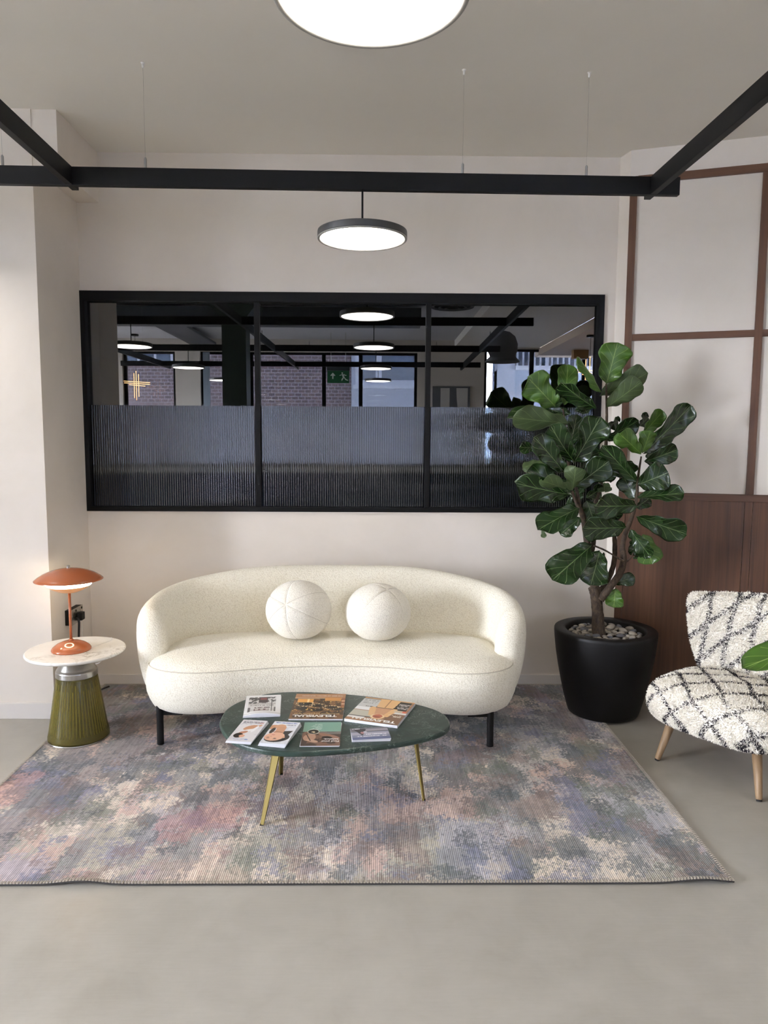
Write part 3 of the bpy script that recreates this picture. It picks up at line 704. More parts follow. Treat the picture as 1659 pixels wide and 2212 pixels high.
def p_mag2(u, v):
    im = canvas(u, (158, 116, 82)); put(im, v < .04, (214, 168, 120))
    put(im, (v > .04) & (v < .5) & (u > .05), (52, 46, 42)); put(im, (u > .64) & (v > .06) & (v < .42), (196, 196, 194)); put(im, (u > .6) & (v > .42) & (v < .55), (232, 232, 232)); put(im, (u > .58) & (v > .57) & (v < .80), (190, 186, 170)); put(im, (u > .58) & (v > .80) & (v < .83), (60, 52, 46)); put(im, (u > .68) & (v > .83) & (v < .90), (228, 226, 222))
    put(im, bars(u, v, .68, .96, .10, .14, 4) | bars(u, v, .68, .96, .17, .2, 6) | bars(u, v, .7, .95, .23, .26, 7), (150, 150, 150)); put(im, bars(u, v, .7, .85, .36, .40, 8, .7), (90, 84, 70))
    put(im, (u < .30) & (v > .5) & (v < .57), (226, 224, 220)); put(im, (u < .32) & (v >= .57), (128, 98, 76))
    w_ = .23 + .0 * v; put(im, (np.abs(u - .47) < np.where(v < .38, .20 - .1 * v, .27 - .30 * np.abs(v - .45))) & (v > .02) & (v < .74), (222, 178, 124)); put(im, (np.abs(u - .47) < .10 + .25 * (.62 - v)) & (v > .40) & (v < .68), (200, 150, 112))
    put(im, (np.abs(u - .47) < .17) & (np.abs(v - .39) < .012), (70, 48, 40)); put(im, (np.abs(u - .47) < .006) & (v < .37), (150, 106, 70)); put(im, ell(u, v, .47, .755, .13, .105), (232, 204, 160)); put(im, ell(u, v, .47, .745, .09, .085), (186, 104, 74)); put(im, ell(u, v, .47, .77, .07, .02), (140, 70, 50))
    for i, y in enumerate((.14, .19, .27, .32)): put(im, bars(u, v, .04, .26, y, y + .03, 11 + i, .65), (220, 216, 210))
    put(im, (u < .26) & (u > .1) & (v > .42) & (v < .49), (206, 186, 160)); put(im, (u < .1) & (u > .03) & (v > .42) & (v < .5), (212, 110, 84)); put(im, bars(u, v, .06, .3, .62, .645, 21, .6) | bars(u, v, .06, .2, .66, .70, 22, .7), (226, 216, 204))
    return im
def p_leaf1(u, v):
    im = canvas(u, (222, 220, 222)); put(im, fbm(u * 5, v * 9, 3) > .56, (212, 210, 214))
    put(im, bars(u, v, .1, .92, .07, .10, 3, .7) | bars(u, v, .1, .92, .12, .15, 5, .75), (62, 60, 72)); put(im, bars(u, v, .08, .3, .12, .15, 6, .9), (190, 110, 110)); put(im, bars(u, v, .55, .92, .18, .2, 8, .6), (110, 108, 118))
    put(im, ell(u, v, .48, .36, .25, .10, .35), (204, 152, 116)); put(im, ell(u, v, .16, .26, .09, .05, .5), (206, 158, 124)); put(im, ell(u, v, .50, .50, .2, .05, .3), (240, 238, 238)); put(im, ell(u, v, .26, .42, .06, .17, -.45), (238, 238, 240)); put(im, ell(u, v, .62, .60, .17, .06, .3), (186, 132, 104)); put(im, ell(u, v, .72, .74, .18, .11), (38, 34, 34)); put(im, ell(u, v, .56, .76, .11, .065), (212, 160, 130)); put(im, ell(u, v, .30, .905, .07, .025), (110, 140, 196)); put(im, bars(u, v, .4, .8, .895, .915, 9, .6), (130, 150, 196))
    return im
def p_leaf2(u, v):
    im = canvas(u, (226, 228, 233)); put(im, fbm(u * 6, v * 9, 13) > .56, (214, 217, 225))
    put(im, bars(u, v, .08, .92, .05, .085, 3, .78), (74, 104, 176)); put(im, bars(u, v, .1, .48, .14, .165, 5, .7), (90, 96, 110))
    put(im, ell(u, v, .90, .28, .20, .10, .2), (198, 146, 110)); put(im, ell(u, v, .62, .25, .20, .11), (206, 156, 120))
    put(im, (u > .06 + np.clip(v - .40, 0, 1) * .55) & (u < .44) & (v > .40 + .1 * u) & (v < .86), (44, 38, 38)); put(im, ell(u, v, .84, .44, .08, .14, -.25), (52, 44, 42)); put(im, ell(u, v, .50, .75, .45, .19, .1), (46, 39, 38))
    put(im, ((np.abs(u - .56) < .17)) & (v > .25) & (v < .60), (202, 150, 116)); put(im, ell(u, v, .60, .50, .19, .03), (172, 120, 92)); put(im, ell(u, v, .62, .70, .36, .185, .08), (224, 176, 148)); put(im, ell(u, v, .27, .71, .05, .04), (212, 160, 130))
    for a in ((.56, .775), (.83, .75)): put(im, ell(u, v, a[0], a[1], .06, .013), (70, 54, 50)); put(im, ell(u, v, a[0], a[1] + .04, .075, .007), (110, 80, 68))
    put(im, ell(u, v, .74, .70, .028, .018), (198, 142, 116)); put(im, ell(u, v, .70, .625, .07, .014), (188, 104, 100))
    return im
def p_flyer(u, v):
    im = canvas(u, (126, 166, 148)); put(im, v > .42, (72, 56, 48)); put(im, (v > .42) & (fbm(u * 4, v * 5, 7) > .52), (122, 92, 76)); put(im, (v > .44) & (v < .52) & (u < .6), (120, 116, 112))
    put(im, ell(u, v, .80, .66, .17, .14, .5), (176, 138, 114)); put(im, ell(u, v, .72, .80, .16, .05, -.3), (186, 152, 130)); put(im, ell(u, v, .30, .60, .30, .07, -.35), (150, 112, 92)); put(im, ell(u, v, .34, .68, .14, .07, -.2), (44, 36, 36)); put(im, (np.abs(u - .9 + (v - .5) * .45) < .015) & (v > .5) & (v < .8), (60, 44, 40))
    put(im, ell(u, v, .72, .42, .155, .105), (206, 204, 190)); put(im, ell(u, v, .72, .42, .14, .092), (40, 42, 38)); put(im, ell(u, v, .72, .44, .05, .035) & (vnoise(u * 40, v * 40, 3) > .45), (210, 190, 150))
    for i, y in enumerate((.09, .14, .18, .22, .26, .30)): put(im, bars(u, v, .5, .5 + .2 + .05 * (i % 3), y, y + .018, 31 + i, .7), (196, 214, 204))
    return im
def p_card(u, v):
    im = canvas(u, (134, 138, 158)); put(im, v < .35, (120, 118, 126)); put(im, (v > .12) & (v < .3) & (u < .7), (160, 152, 160)); put(im, (np.abs(v - .30) < .02) & (u < .72), (70, 68, 78)); put(im, (v > .40) & (v < .62), (168, 166, 180)); put(im, v > .8, (104, 112, 146))
    put(im, ((u - .76) ** 2 / .04 + (v - .3) ** 2 / .12 < 1) & (v > .06) & (u > .62 + .25 * (v - .3)) & (u < .95 - .35 * v), (52, 48, 54)); put(im, ell(u, v, .70, .42, .05, .09), (176, 126, 124)); put(im, ell(u, v, .62, .36, .05, .07), (196, 196, 204))
    put(im, bars(u, v, .74, .94, .05, .10, 3, .8) | bars(u, v, .08, .62, .54, .60, 5, .75) | bars(u, v, .08, .86, .70, .75, 6, .75), (232, 232, 238)); return im
def p_news(u, v):
    im = canvas(u, (228, 228, 228)); ins = (u > .14) & (u < .90) & (v > .1) & (v < .86); n = fbm(u * 14, v * 14, 3)
    put(im, ins, (212, 210, 208)); put(im, ins & (v < .42) & (n > .48), (70, 68, 68)); put(im, ins & (v < .38) & (u > .36) & (u < .62), (58, 44, 46)); put(im, ins & (u > .4) & (u < .58) & (v > .14) & (v < .24), (128, 66, 66)); put(im, ins & (v > .42) & (v < .47), (176, 172, 168)); put(im, ins & bars(u, v, .2, .85, .50, .53, 4, .6), (120, 116, 112))
    put(im, ins & (v > .6) & (v < .66) & (u > .3) & (u < .72) & (n > .4), (84, 62, 64)); put(im, ins & (v > .70) & (v < .84) & (u > .32) & (u < .74), (96, 60, 62)); put(im, ins & (v > .72) & (v < .80) & (np.abs(((u - .3) * 7) % 1 - .5) < .28), (196, 192, 190)); put(im, ins & (np.abs(u - .25) < .012) & (v > .2), (40, 38, 40)); put(im, ins & ((u < .19) | (u > .84)) & (v > .62), (90, 86, 86)); put(im, (v > .94) & (v < .955), (150, 150, 154)); return im
G = 'printed matter on the green table'
t, M_, wd, H = paper('magazine', [(641, 1499), (747, 1498.6), (740.6, 1553), (622.6, 1553)], TZ + .0005, .006, p_mag1, 'magazine with golden banquet-hall cover lying flat, its white title towards the viewer', 'magazine', G)
words(t, M_, 'TELEVISUAL', wd, H, .53, .855, .030, 'print_white', .006, .185, .0012, 'title'); words(t, M_, 'BULLDOG AWARDS 2025', wd, H, .5, .80, .011, 'print_gold', .006, .19, .0003, 'subtitle'); words(t, M_, 'THE BEST OF BRITISH TELEVISION', wd, H, .46, .085, .010, 'print_white', .006, .18, .0002, 'strapline')
t, M_, wd, H = paper('magazine', [(792, 1504), (896, 1520), (857, 1568.5), (745, 1551)], TZ + .0005, .012, p_mag2, 'thick magazine turned askew, cover showing a figure in a hooded beige coat', 'magazine', G)
words(t, M_, 'TELEVISUAL', wd, H, .5, .87, .030, 'print_white', .012, .195, .0012, 'title')
paper('leaflet', [(526, 1555.5), (579, 1556), (543.5, 1604), (489.4, 1598.5)], TZ + .0005, .010, p_leaf1, 'stack of white leaflets showing a reclining dark-haired woman, at the table end', 'leaflet', G, 5, (70, 130))
paper('leaflet', [(595, 1557.4), (648, 1561), (618.7, 1609), (560, 1603)], TZ + .0005, .014, p_leaf2, "stack of white leaflets with a woman's large upside-down face on the cover", 'leaflet', G, 6, (80, 150))
t, M_, wd, H = paper('flyer', [(658.5, 1560), (737, 1560), (734.5, 1611), (648, 1611)], TZ + .0005, .004, p_flyer, 'flyer half green and half brown photo with a dark round badge', 'flyer', G, 3)
words(t, M_, 'Find your', wd, H, .26, .80, .018, 'print_white', .004, None, .0005, 'slogan'); words(t, M_, 'balance.', wd, H, .24, .715, .018, 'print_white', .004, None, .0005, 'slogan')
paper('card', [(754.6, 1573), (837, 1571), (844, 1594), (763, 1599)], TZ + .0005, .010, p_card, 'small pile of grey-blue cards lying near the curved marble edge', 'card', G, 6, (120, 80))
nl = lambda u, v: .010 * sstep(.55, 1, v) * np.sin(np.clip(1 - u, 0, 1) * PI) + .004
t, M_, wd, H = paper('newspaper', [(533, 1503), (607, 1504.6), (604.6, 1544), (525.5, 1551)], TZ + .0005, .004, p_news, 'folded newspaper with a photo of a shopfront, at the back of the table', 'newspaper', G, 2, (90, 120), nl)
nu = 24; V = []; Fc = []
for i in range(nu):
    u_ = i / (nu - 1); vv = np.array(1.0); z = .004 + float(nl(np.array(u_), vv))
    V += [M_ @ Vector(((u_ - .5) * wd, H / 2, .0042)), M_ @ Vector(((u_ - .5) * wd, H / 2 + .0, z))]
for i in range(nu - 1): Fc.append((2 * i, 2 * i + 2, 2 * i + 3, 2 * i + 1))
obj('fold', mesh_np('fold', V, Fc), MT['paper_white'], t)

# ================================================================== SIDE TABLE, TABLE LAMP, SOCKET
SX, SY = -1.477, 3.520
sd = thing('side_table', (SX, SY, RZ), 'round white marble side table on a ribbed olive glass cone base', 'side table')
obj('tabletop', lathe([(0, .441), (.225, .441), (.233, .446), (.2345, .4505), (.233, .456), (.229, .459), (0, .459)], 96, (SX, SY, 0)), MT['marble_white'], sd)
obj('collar', lathe([(0, .4408), (.066, .4408), (.068, .424), (.074, .398), (.090, .366), (.0965, .357), (.098, .352), (.098, .329), (.096, .326), (0, .326)], 64, (SX, SY, 0)), MT['steel'], sd, smooth=False)
for p in sd.children[-1].data.polygons: p.use_smooth = abs(p.normal.z) < .95
gl = lathe([(.145, RZ + .008), (.1445, .03), (.138, .06), (.098, .318), (.096, .3258), (.088, .3258), (.090, .316), (.128, .062), (.136, .03), (.137, RZ + .008)], 128, (SX, SY, 0), True)
obj('glass_base', gl, MT['olive_glass'], sd, smooth=True)
# light-catching ribs on the inside of the glass
rb = bmesh.new()
for i in range(50):
    a = 2 * PI * i / 50; ca, sa = math.cos(a), math.sin(a); z0, z1 = .048, .270 if i % 2 else .300
    r0, r1 = .134 - .0, .134 - (z1 - z0) * .153
    tube([(SX + ca * (r0 - .0045), SY + sa * (r0 - .0045), z0), (SX + ca * (r1 - .0045), SY + sa * (r1 - .0045), z1)], .0028, 6, rb)
obj('ribs', rb, flat('rib_glass', (222, 212, 164), .3), sd, smooth=True, label='pale raised ribs inside the glass')
obj('foot_ring', lathe([(.134, RZ), (.1475, RZ), (.1485, RZ + .004), (.147, RZ + .0078), (.134, RZ + .0078)], 96, (SX, SY, 0), True), MT['steel'], sd)
obj('rod', cyl((SX, SY, RZ + .001), (SX, SY, .326), .009), MT['steel'], sd)

LX, LY, LZ = -1.492, 3.505, .4595
lp = thing('table_lamp', (LX, LY, LZ), 'lit rust orange mushroom table lamp standing on the white marble side table', 'table lamp')
base = lathe([(0, 0), (.091, 0), (.093, .003), (.0925, .007), (.085, .018), (.068, .031), (.045, .041), (.02, .0465), (.008, .047), (0, .047)], 64, (LX, LY, LZ))
obj('base', base, MT['rust_lacquer'], lp, smooth=True)
def dome_ring(cx, cy, r0, r1, name, mat):
    bm = bmesh.new(); n = 40; R = [[], []]
    for k, r in enumerate((r0, r1)):
        for i in range(n):
            x = cx + r * math.cos(2 * PI * i / n); y = cy + r * .8 * math.sin(2 * PI * i / n); d = math.hypot(x, y)
            z = float(np.interp(d, [0, .02, .045, .068, .085, .0925], [.047, .0465, .041, .031, .018, .007])) + .0012
            R[k].append(bm.verts.new((LX + x, LY + y, LZ + z)))
    for i in range(n): bm.faces.new((R[0][i], R[0][(i + 1) % n], R[1][(i + 1) % n], R[1][i]))
    return obj(name, bm, MT[mat], lp)
dome_ring(.012, -.052, .0155, .0225, 'touch_ring', 'ring_glow'); dome_ring(-.018, -.073, .0005, .0045, 'indicator', 'ring_glow')
obj('switch', lathe([(0, 0), (.005, 0), (.005, .003), (0, .003)], 16, (LX - .062, LY - .045, LZ + .018)), MT['steel'], lp)
obj('stem', cyl((LX, LY, LZ + .046), (LX, LY, .752), .0065), MT['rust_lacquer'], lp, smooth=True)
obj('stem_collar', lathe([(0, 0), (.012, 0), (.012, .006), (.009, .009), (0, .009)], 24, (LX, LY, LZ + .046)), MT['rust_lacquer'], lp)
obj('lower_bowl', lathe([(0, .746), (.02, .7465), (.045, .752), (.07, .762), (.090, .774), (.1, .783), (.097, .783), (.0, .755)], 64, (LX, LY, 0)), MT['amber_glass'], lp, smooth=True)
obj('diffuser', lathe([(.099, .7835), (.104, .788), (.104, .802), (.1, .806), (0, .806), (0, .7835)], 64, (LX, LY, 0), True), MT['lamp_glow'], lp, smooth=False, label='glowing warm white light band')
obj('shade', lathe([(.158, .8105), (.1585, .8125), (.145, .824), (.12, .840), (.09, .853), (.055, .862), (.02, .867), (0, .868), (0, .8645), (.02, .8635), (.055, .8585), (.09, .8495), (.12, .8365), (.144, .821), (.156, .8105)], 96, (LX, LY, 0), False), MT['rust_lacquer'], lp, smooth=True)
obj('shade_lining', lathe([(.104, .8085), (.150, .8095), (.1505, .8102), (.104, .8092)], 64, (LX, LY, 0), True), MT['white_plastic'], lp, label='white underside of the shade')
obj('finial', lathe([(0, .867), (.008, .867), (.0085, .869), (.0085, .879), (.007, .881), (0, .881)], 24, (LX, LY, 0)), MT['steel'], lp)
obj('cord', tube(smooth_path([(LX + .088, LY + .02, LZ + .006), (LX + .11, LY + .09, LZ + .003), (LX + .135, LY + .16, LZ + .0032), (LX + .125, LY + .20, LZ + .004), (LX + .10, LY + .238, LZ - .02), (LX + .02, LY + .30, .30), (-1.60, 3.92, .28), (-1.652, 4.03, .36), (-1.655, 4.045, .462)], 8), .0018, 6), MT['white_plastic'], lp, smooth=True, label='thin white power cord')
XS = -1.713
so_ = thing('wall_socket', (XS, 4.03, .46), 'black double power socket with steel faceplate, fixed behind the orange lamp', 'power socket')
obj('back_box', box(XS, XS + .034, 3.955, 4.108, .462, .547, .002), MT['black_matte'], so_)
obj('faceplate', box(XS + .034, XS + .038, 3.954, 4.109, .461, .548, .001), MT['steel'], so_)
for yc in (3.993, 4.07):
    for dy, z0, w_, h_ in ((0, .519, .004, .009), (-.011, .499, .007, .004), (.011, .499, .007, .004)):
        obj('pin_hole', box(XS + .0379, XS + .0384, yc + dy - w_ / 2, yc + dy + w_ / 2, z0, z0 + h_), MT['rubber'], so_)
    obj('rocker_switch', box(XS + .038, XS + .0405, yc - .006 + .02, yc + .006 + .02, .528, .54, .001), MT['black_matte'], so_)
pg = obj('plug', box(XS + .0386, XS + .066, 4.022, 4.068, .474, .518, .004), MT['black_matte'], None)
tag(pg, 'black three-pin plug with the white cord, pushed into the wall socket', 'plug')
pb = obj('power_cable', tube(smooth_path([(XS + .05, 3.99, .50), (XS + .062, 3.99, .478), (XS + .058, 3.992, .40), (XS + .05, 4.0, .25), (XS + .04, 4.02, .1), (XS + .04, 4.1, .012), (XS + .12, 4.25, .012)], 8), .0065, 8), MT['rubber'], None, smooth=True)
tag(pb, 'thick black cable running down from the wall socket behind the side table', 'cable')

# ================================================================== POTTED FIDDLE-LEAF FIG
PX, PY = 1.272, 3.872
fig = thing('potted_fiddle_leaf_fig', (PX, PY, RZ), 'tall fiddle-leaf fig with big glossy leaves in a black tapered planter', 'potted plant')
obj('planter', lathe([(0, RZ), (.178, RZ), (.188, .014), (.196, .035), (.214, .10), (.232, .18), (.250, .27), (.263, .35), (.271, .42), (.274, .455), (.2735, .469), (.271, .474), (.266, .4765), (.222, .4755), (.214, .472), (.212, .464), (.208, .41), (0, .41)], 96, (PX, PY, 0)), MT['black_matte'], fig, smooth=True)
obj('soil', lathe([(0, .428), (.206, .424), (.207, .4102), (0, .4102)], 48, (PX, PY, 0)), MT['soil'], fig)
def cp(X_, Y_, dy=0.0): return onY(1080 + X_ / 3.6867, 720 + Y_ / 3.6867, 3.85 + dy)
def limb(name, pts, r):
    o = obj(name, tube(smooth_path(pts, 6), r, 12, None, .12), MT['bark'], fig, smooth=True); return o
limb('trunk', [(1.232, 3.85, .42), cp(782, 2330), cp(775, 2200), cp(765, 2085), cp(745, 2020)], [.040, .034, .030, .031, .030])
limb('branch', [cp(760, 2060), cp(735, 1900, .02), cp(705, 1740, .02), cp(680, 1560, .01), cp(655, 1440), cp(600, 1330, -.03), cp(575, 1260, -.05)], [.024, .021, .019, .017, .015, .009, .006])
limb('branch', [cp(715, 1800, .02), cp(745, 1660, .05), cp(740, 1450, .06), cp(790, 1250, .05), cp(830, 1050, .04), cp(845, 860, .03), cp(850, 620, .02), cp(845, 400, .0)], [.013, .013, .012, .011, .010, .009, .007, .004])
limb('branch', [cp(790, 2075, -.01), cp(860, 1960, .05), cp(905, 1840, .08), cp(915, 1700, .10), cp(905, 1560, .10)], [.019, .015, .014, .013, .010])
limb('branch', [cp(800, 2120, -.02), cp(870, 2030, -.03), cp(950, 1920, -.03), cp(985, 1810, -.03), cp(975, 1700, -.03), cp(1000, 1590, -.03), cp(1045, 1480, -.04), cp(1085, 1330, -.04), cp(1100, 1150, -.03), cp(1125, 980, -.03)], [.022, .019, .018, .017, .014, .013, .011, .009, .007, .004])
limb('twig', [cp(745, 1690, 0), cp(830, 1725, -.02), cp(900, 1765, -.04), cp(985, 1815, -.05)], [.005, .005, .004, .006])
limb('twig', [cp(995, 1830, -.03), cp(1040, 1790, -.04), cp(1060, 1750, -.05)], [.005, .004, .003])
limb('twig', [cp(560, 1100, -.05), cp(545, 1010, -.05), cp(530, 780, -.04), cp(500, 600, -.03)], [.008, .007, .006, .004])
limb('twig', [cp(640, 1410, -.01), cp(600, 1200, -.04), cp(560, 1090, -.05)], [.010, .009, .008])
limb('twig', [cp(700, 1690, 0), cp(660, 1700, 0), cp(630, 1690, 0)], [.004, .004, .003])
PROF = [(0, .03), (.03, .12), (.08, .36), (.16, .54), (.26, .62), (.36, .66), (.46, .74), (.58, .90), (.68, .98), (.76, 1.0), (.85, .93), (.92, .74), (.965, .48), (.985, .22), (1.0, .03)]
PU, PW = [p[0] for p in PROF], [p[1] for p in PROF]
def leaf(base, tip, width, tilt=0, curl=.10, cup=.15, wav=.02, mats=('leaf_top', 'leaf_under'), flip=False, parent=None, round_=0.0, th=.0014):
    a = tip - base; L = a.length; a.normalize(); v = ((base + tip) / 2 - CAMP).normalized()
    wv = a.cross(v).normalized(); nv = wv.cross(a).normalized()
    if nv.dot(v) > 0: nv = -nv; wv = -wv
    q = Matrix.Rotation(math.radians(tilt), 3, a); wv = q @ wv; nv = q @ nv
    W = width / max(math.cos(math.radians(tilt)), .35)
    nu, nvv = 26, 14; ph = random.uniform(0, 6); twist = random.uniform(-.5, .5); top, uv = [], []
    if flip: nv_s = -1
    else: nv_s = 1
    for i in range(nu + 1):
        u = i / nu; hw = W / 2 * float(np.interp(u, PU, PW)) * (1 - round_) + round_ * W / 2 * math.sqrt(max(0, 1 - (2 * u - 1) ** 2))
        hw *= 1 + .03 * math.sin(u * 19 + ph) + .04 * math.sin(u * 9 + ph * 2)
        tw = twist * (u - .3); wl, nl_ = wv * math.cos(tw) + nv * math.sin(tw), nv * math.cos(tw) - wv * math.sin(tw)
        for j in range(nvv + 1):
            s = -1 + 2 * j / nvv
            off = cup * W * (abs(s) ** 1.7) * .5 * (1 if hw > .1 * W else .5) + wav * W * abs(s) ** 1.6 * (math.sin(u * 11 + ph + (2.3 if s > 0 else 0)) + .5 * math.sin(u * 23 + ph * 3 + (1 if s > 0 else 0))) * 1.6
            arch = -curl * L * (u - .15) ** 2 * (1 if u > .15 else .3)
            p = base + a * (u * L * (1 - .12 * curl)) + wl * (s * hw * (1 - .18 * abs(cup) * abs(s))) + nl_ * (off * nv_s) + nv * arch
            top.append(p); uv.append((u, (s + 1) / 2))
    n = len(top); V = [p + nv * th / 2 for p in top] + [p - nv * th / 2 for p in top]; Fc = []; mi = []
    w_ = nvv + 1
    for i in range(nu):
        for j in range(nvv):
            f = (i * w_ + j, i * w_ + j + 1, (i + 1) * w_ + j + 1, (i + 1) * w_ + j)
            Fc.append(f); mi.append(0 if not flip else 1); Fc.append(tuple(n + k for k in f[::-1])); mi.append(1 if not flip else 0)
    for i in range(nu):
        for j in (0, nvv):
            k, k2 = i * w_ + j, (i + 1) * w_ + j; Fc.append((k, k2, n + k2, n + k)); mi.append(1)
    me = mesh_np('leaf', V, Fc, uv + uv); me.materials.append(MT[mats[0]]); me.materials.append(MT[mats[1]])
    me.polygons.foreach_set('material_index', mi); me.polygons.foreach_set('use_smooth', [True] * len(me.polygons))
    bm = bmesh.new(); bm.from_mesh(me); bmesh.ops.recalc_face_normals(bm, faces=bm.faces); bm.to_mesh(me); bm.free()
    return obj('leaf', me, None, parent or fig)
K = 1 / 3.6867 * 3.85 / F_PX           # crop pixel -> metres at the plant
Yg = ('leaf_bright', 'leaf_under'); Dk = ('leaf_top', 'leaf_under'); Yy = ('leaf_bright', 'leaf_bright')
LEAVES = [  # base X,Y,dy  tip X,Y,dy  width tilt curl cup flip mats
 (848, 402, 0, 938, 72, -.03, 245, 12, .02, .10, 0, Yy), (806, 468, .0, 632, 182, -.10, 70, 60, .05, .3, 1, Yy), (795, 500, .02, 1195, 325, -.02, 165, 35, .10, .25, 1, Dk), (850, 590, -.02, 1130, 390, -.12, 170, 25, .05, .2, 1, Dk), (860, 560, .04, 1090, 335, .06, 120, 40, .1, .2, 0, Dk),
 (440, 582, -.04, 222, 350, -.10, 235, 10, .03, .10, 0, Yy), (515, 570, .02, 545, 246, .06, 165, 20, .03, .15, 0, Yg), (760, 595, -.03, 478, 415, -.14, 150, -45, .12, .25, 0, Dk), (560, 640, .0, 62, 655, -.06, 130, 40, .08, .25, 0, Dk), (550, 715, -.06, 115, 680, -.18, 185, -25, .06, .22, 1, Dk),
 (585, 1035, -.06, 810, 665, -.14, 215, 25, .06, .25, 0, Dk), (590, 1020, -.08, 400, 770, -.20, 185, -20, .25, .1, 0, Dk), (515, 1110, -.12, 285, 825, -.22, 175, 20, .10, .15, 0, Dk), (510, 1095, -.10, 330, 850, -.16, 75, -55, .05, .3, 1, Yg), (290, 915, .02, 158, 905, -.02, 95, 15, .10, .2, 0, Dk), (410, 1010, .0, 180, 1062, -.02, 85, 35, .08, .25, 1, Dk),
 (565, 1285, -.10, 132, 1212, -.22, 200, -30, .10, .2, 0, Dk), (560, 1255, -.06, 225, 1095, -.14, 190, 20, .12, .15, 0, Dk), (575, 1250, -.14, 340, 1180, -.24, 90, -50, .03, .3, 1, Yg), (578, 1250, -.14, 605, 1065, -.20, 150, 15, .05, .2, 1, Yg), (600, 1215, -.06, 875, 1020, -.12, 195, 20, .08, .15, 0, Dk), (1085, 1175, -.06, 812, 905, -.14, 150, -25, .10, .2, 0, Dk),
 (840, 1180, .06, 940, 1030, .05, 130, 10, .1, .1, 0, Dk), (830, 835, .03, 1115, 705, -.04, 120, 40, .12, .25, 0, Dk), (835, 840, .04, 680, 720, .02, 130, 30, .1, .2, 0, Dk), (840, 740, .06, 950, 705, .10, 90, 40, .1, .2, 0, Dk), (1125, 810, -.02, 1305, 620, .02, 115, 30, .06, .2, 0, Yg), (1110, 740, .08, 1190, 665, .12, 110, 20, .1, .2, 0, Dk),
 (1140, 960, -.05, 1535, 575, -.02, 175, 30, .06, .25, 0, Dk), (1125, 958, -.10, 952, 800, -.18, 150, -15, .03, .2, 1, Yy), (1135, 955, -.08, 1200, 775, -.12, 130, 20, .03, .2, 1, Yy), (1150, 1020, -.04, 1425, 930, -.06, 155, 25, .10, .2, 0, Dk), (1160, 985, .02, 1290, 905, .08, 120, 40, .1, .2, 0, Dk), (1100, 1205, -.06, 1345, 1110, -.10, 235, 10, .08, .15, 0, Dk),
 (1080, 1320, -.02, 980, 1140, .03, 150, -15, .06, .1, 0, Dk), (1095, 1310, -.07, 1470, 1262, -.12, 120, -40, .08, .25, 0, Dk), (1080, 1390, .02, 1200, 1310, .06, 110, 20, .1, .2, 0, Dk), (1085, 1370, -.10, 758, 1385, -.20, 180, -25, .08, .15, 0, Dk), (1085, 1455, -.06, 1490, 1610, -.10, 175, 25, .08, .15, 0, Dk), (630, 1390, -.08, 310, 1545, -.20, 180, 20, .15, .15, 0, Dk), (340, 1560, -.17, 350, 1632, -.17, 40, 10, .1, .1, 1, Dk),
 (640, 1470, .02, 478, 1600, .02, 140, 10, .1, .15, 0, Dk), (1000, 1545, -.08, 668, 1560, -.18, 190, -20, .08, .12, 0, Dk), (730, 1690, -.06, 420, 1960, -.20, 265, 5, .06, .08, 0, Dk), (795, 1735, -.08, 725, 2005, -.16, 225, -8, .06, .08, 0, Dk), (830, 1745, -.02, 808, 1850, -.04, 40, 50, .03, .1, 0, Dk), (1040, 1565, -.08, 1200, 1790, -.14, 130, 30, .08, .15, 0, Dk), (1140, 1600, -.02, 1215, 1840, -.06, 185, -5, .06, .08, 0, Yg), (1060, 1640, .0, 1090, 1770, -.02, 110, 20, .06, .1, 0, Dk), (1060, 1790, -.06, 1135, 1745, -.10, 40, 50, .04, .2, 0, Dk),
 (900, 1990, -.01, 1078, 1945, -.03, 105, -10, .05, .1, 0, Dk), (920, 2030, -.02, 905, 2185, -.06, 145, 5, .05, .08, 0, Yg), (835, 1190, .04, 830, 1255, .0, 110, 20, .05, .2, 1, Yg), (690, 1310, .02, 815, 1235, .05, 120, 30, .1, .2, 0, Dk), (690, 1330, .0, 745, 1490, -.02, 160, 10, .1, .1, 0, Dk), (640, 1390, .04, 520, 1360, .06, 130, 20, .1, .1, 0, Dk), (650, 1090, .06, 770, 900, .08, 140, 20, .1, .15, 0, Dk), (640, 1330, .04, 600, 1240, .05, 120, 10, .1, .1, 0, Dk), (1000, 1150, .05, 900, 1010, .10, 150, 10, .1, .1, 0, Dk), (560, 900, .06, 620, 640, .08, 120, 20, .1, .1, 0, Dk), (830, 1420, .03, 960, 1480, .04, 130, 20, .1, .1, 0, Dk), (1000, 1010, .04, 1060, 1120, .05, 120, 10, .1, .1, 0, Dk), (700, 640, .06, 640, 560, .08, 130, 10, .1, .1, 0, Dk), (430, 620, .08, 460, 470, .12, 120, 10, .1, .1, 0, Dk), (880, 1190, .07, 930, 920, .11, 110, 15, .1, .1, 0, Dk)]
for bx_, by_, bd, tx_, ty_, td, wd_, tl, cu_, cu2, fl_, mt in LEAVES:
    leaf(cp(bx_, by_, bd), cp(tx_, ty_, td), wd_ * K * 1.08, tl, cu_, cu2, random.uniform(.03, .06), mt, bool(fl_))
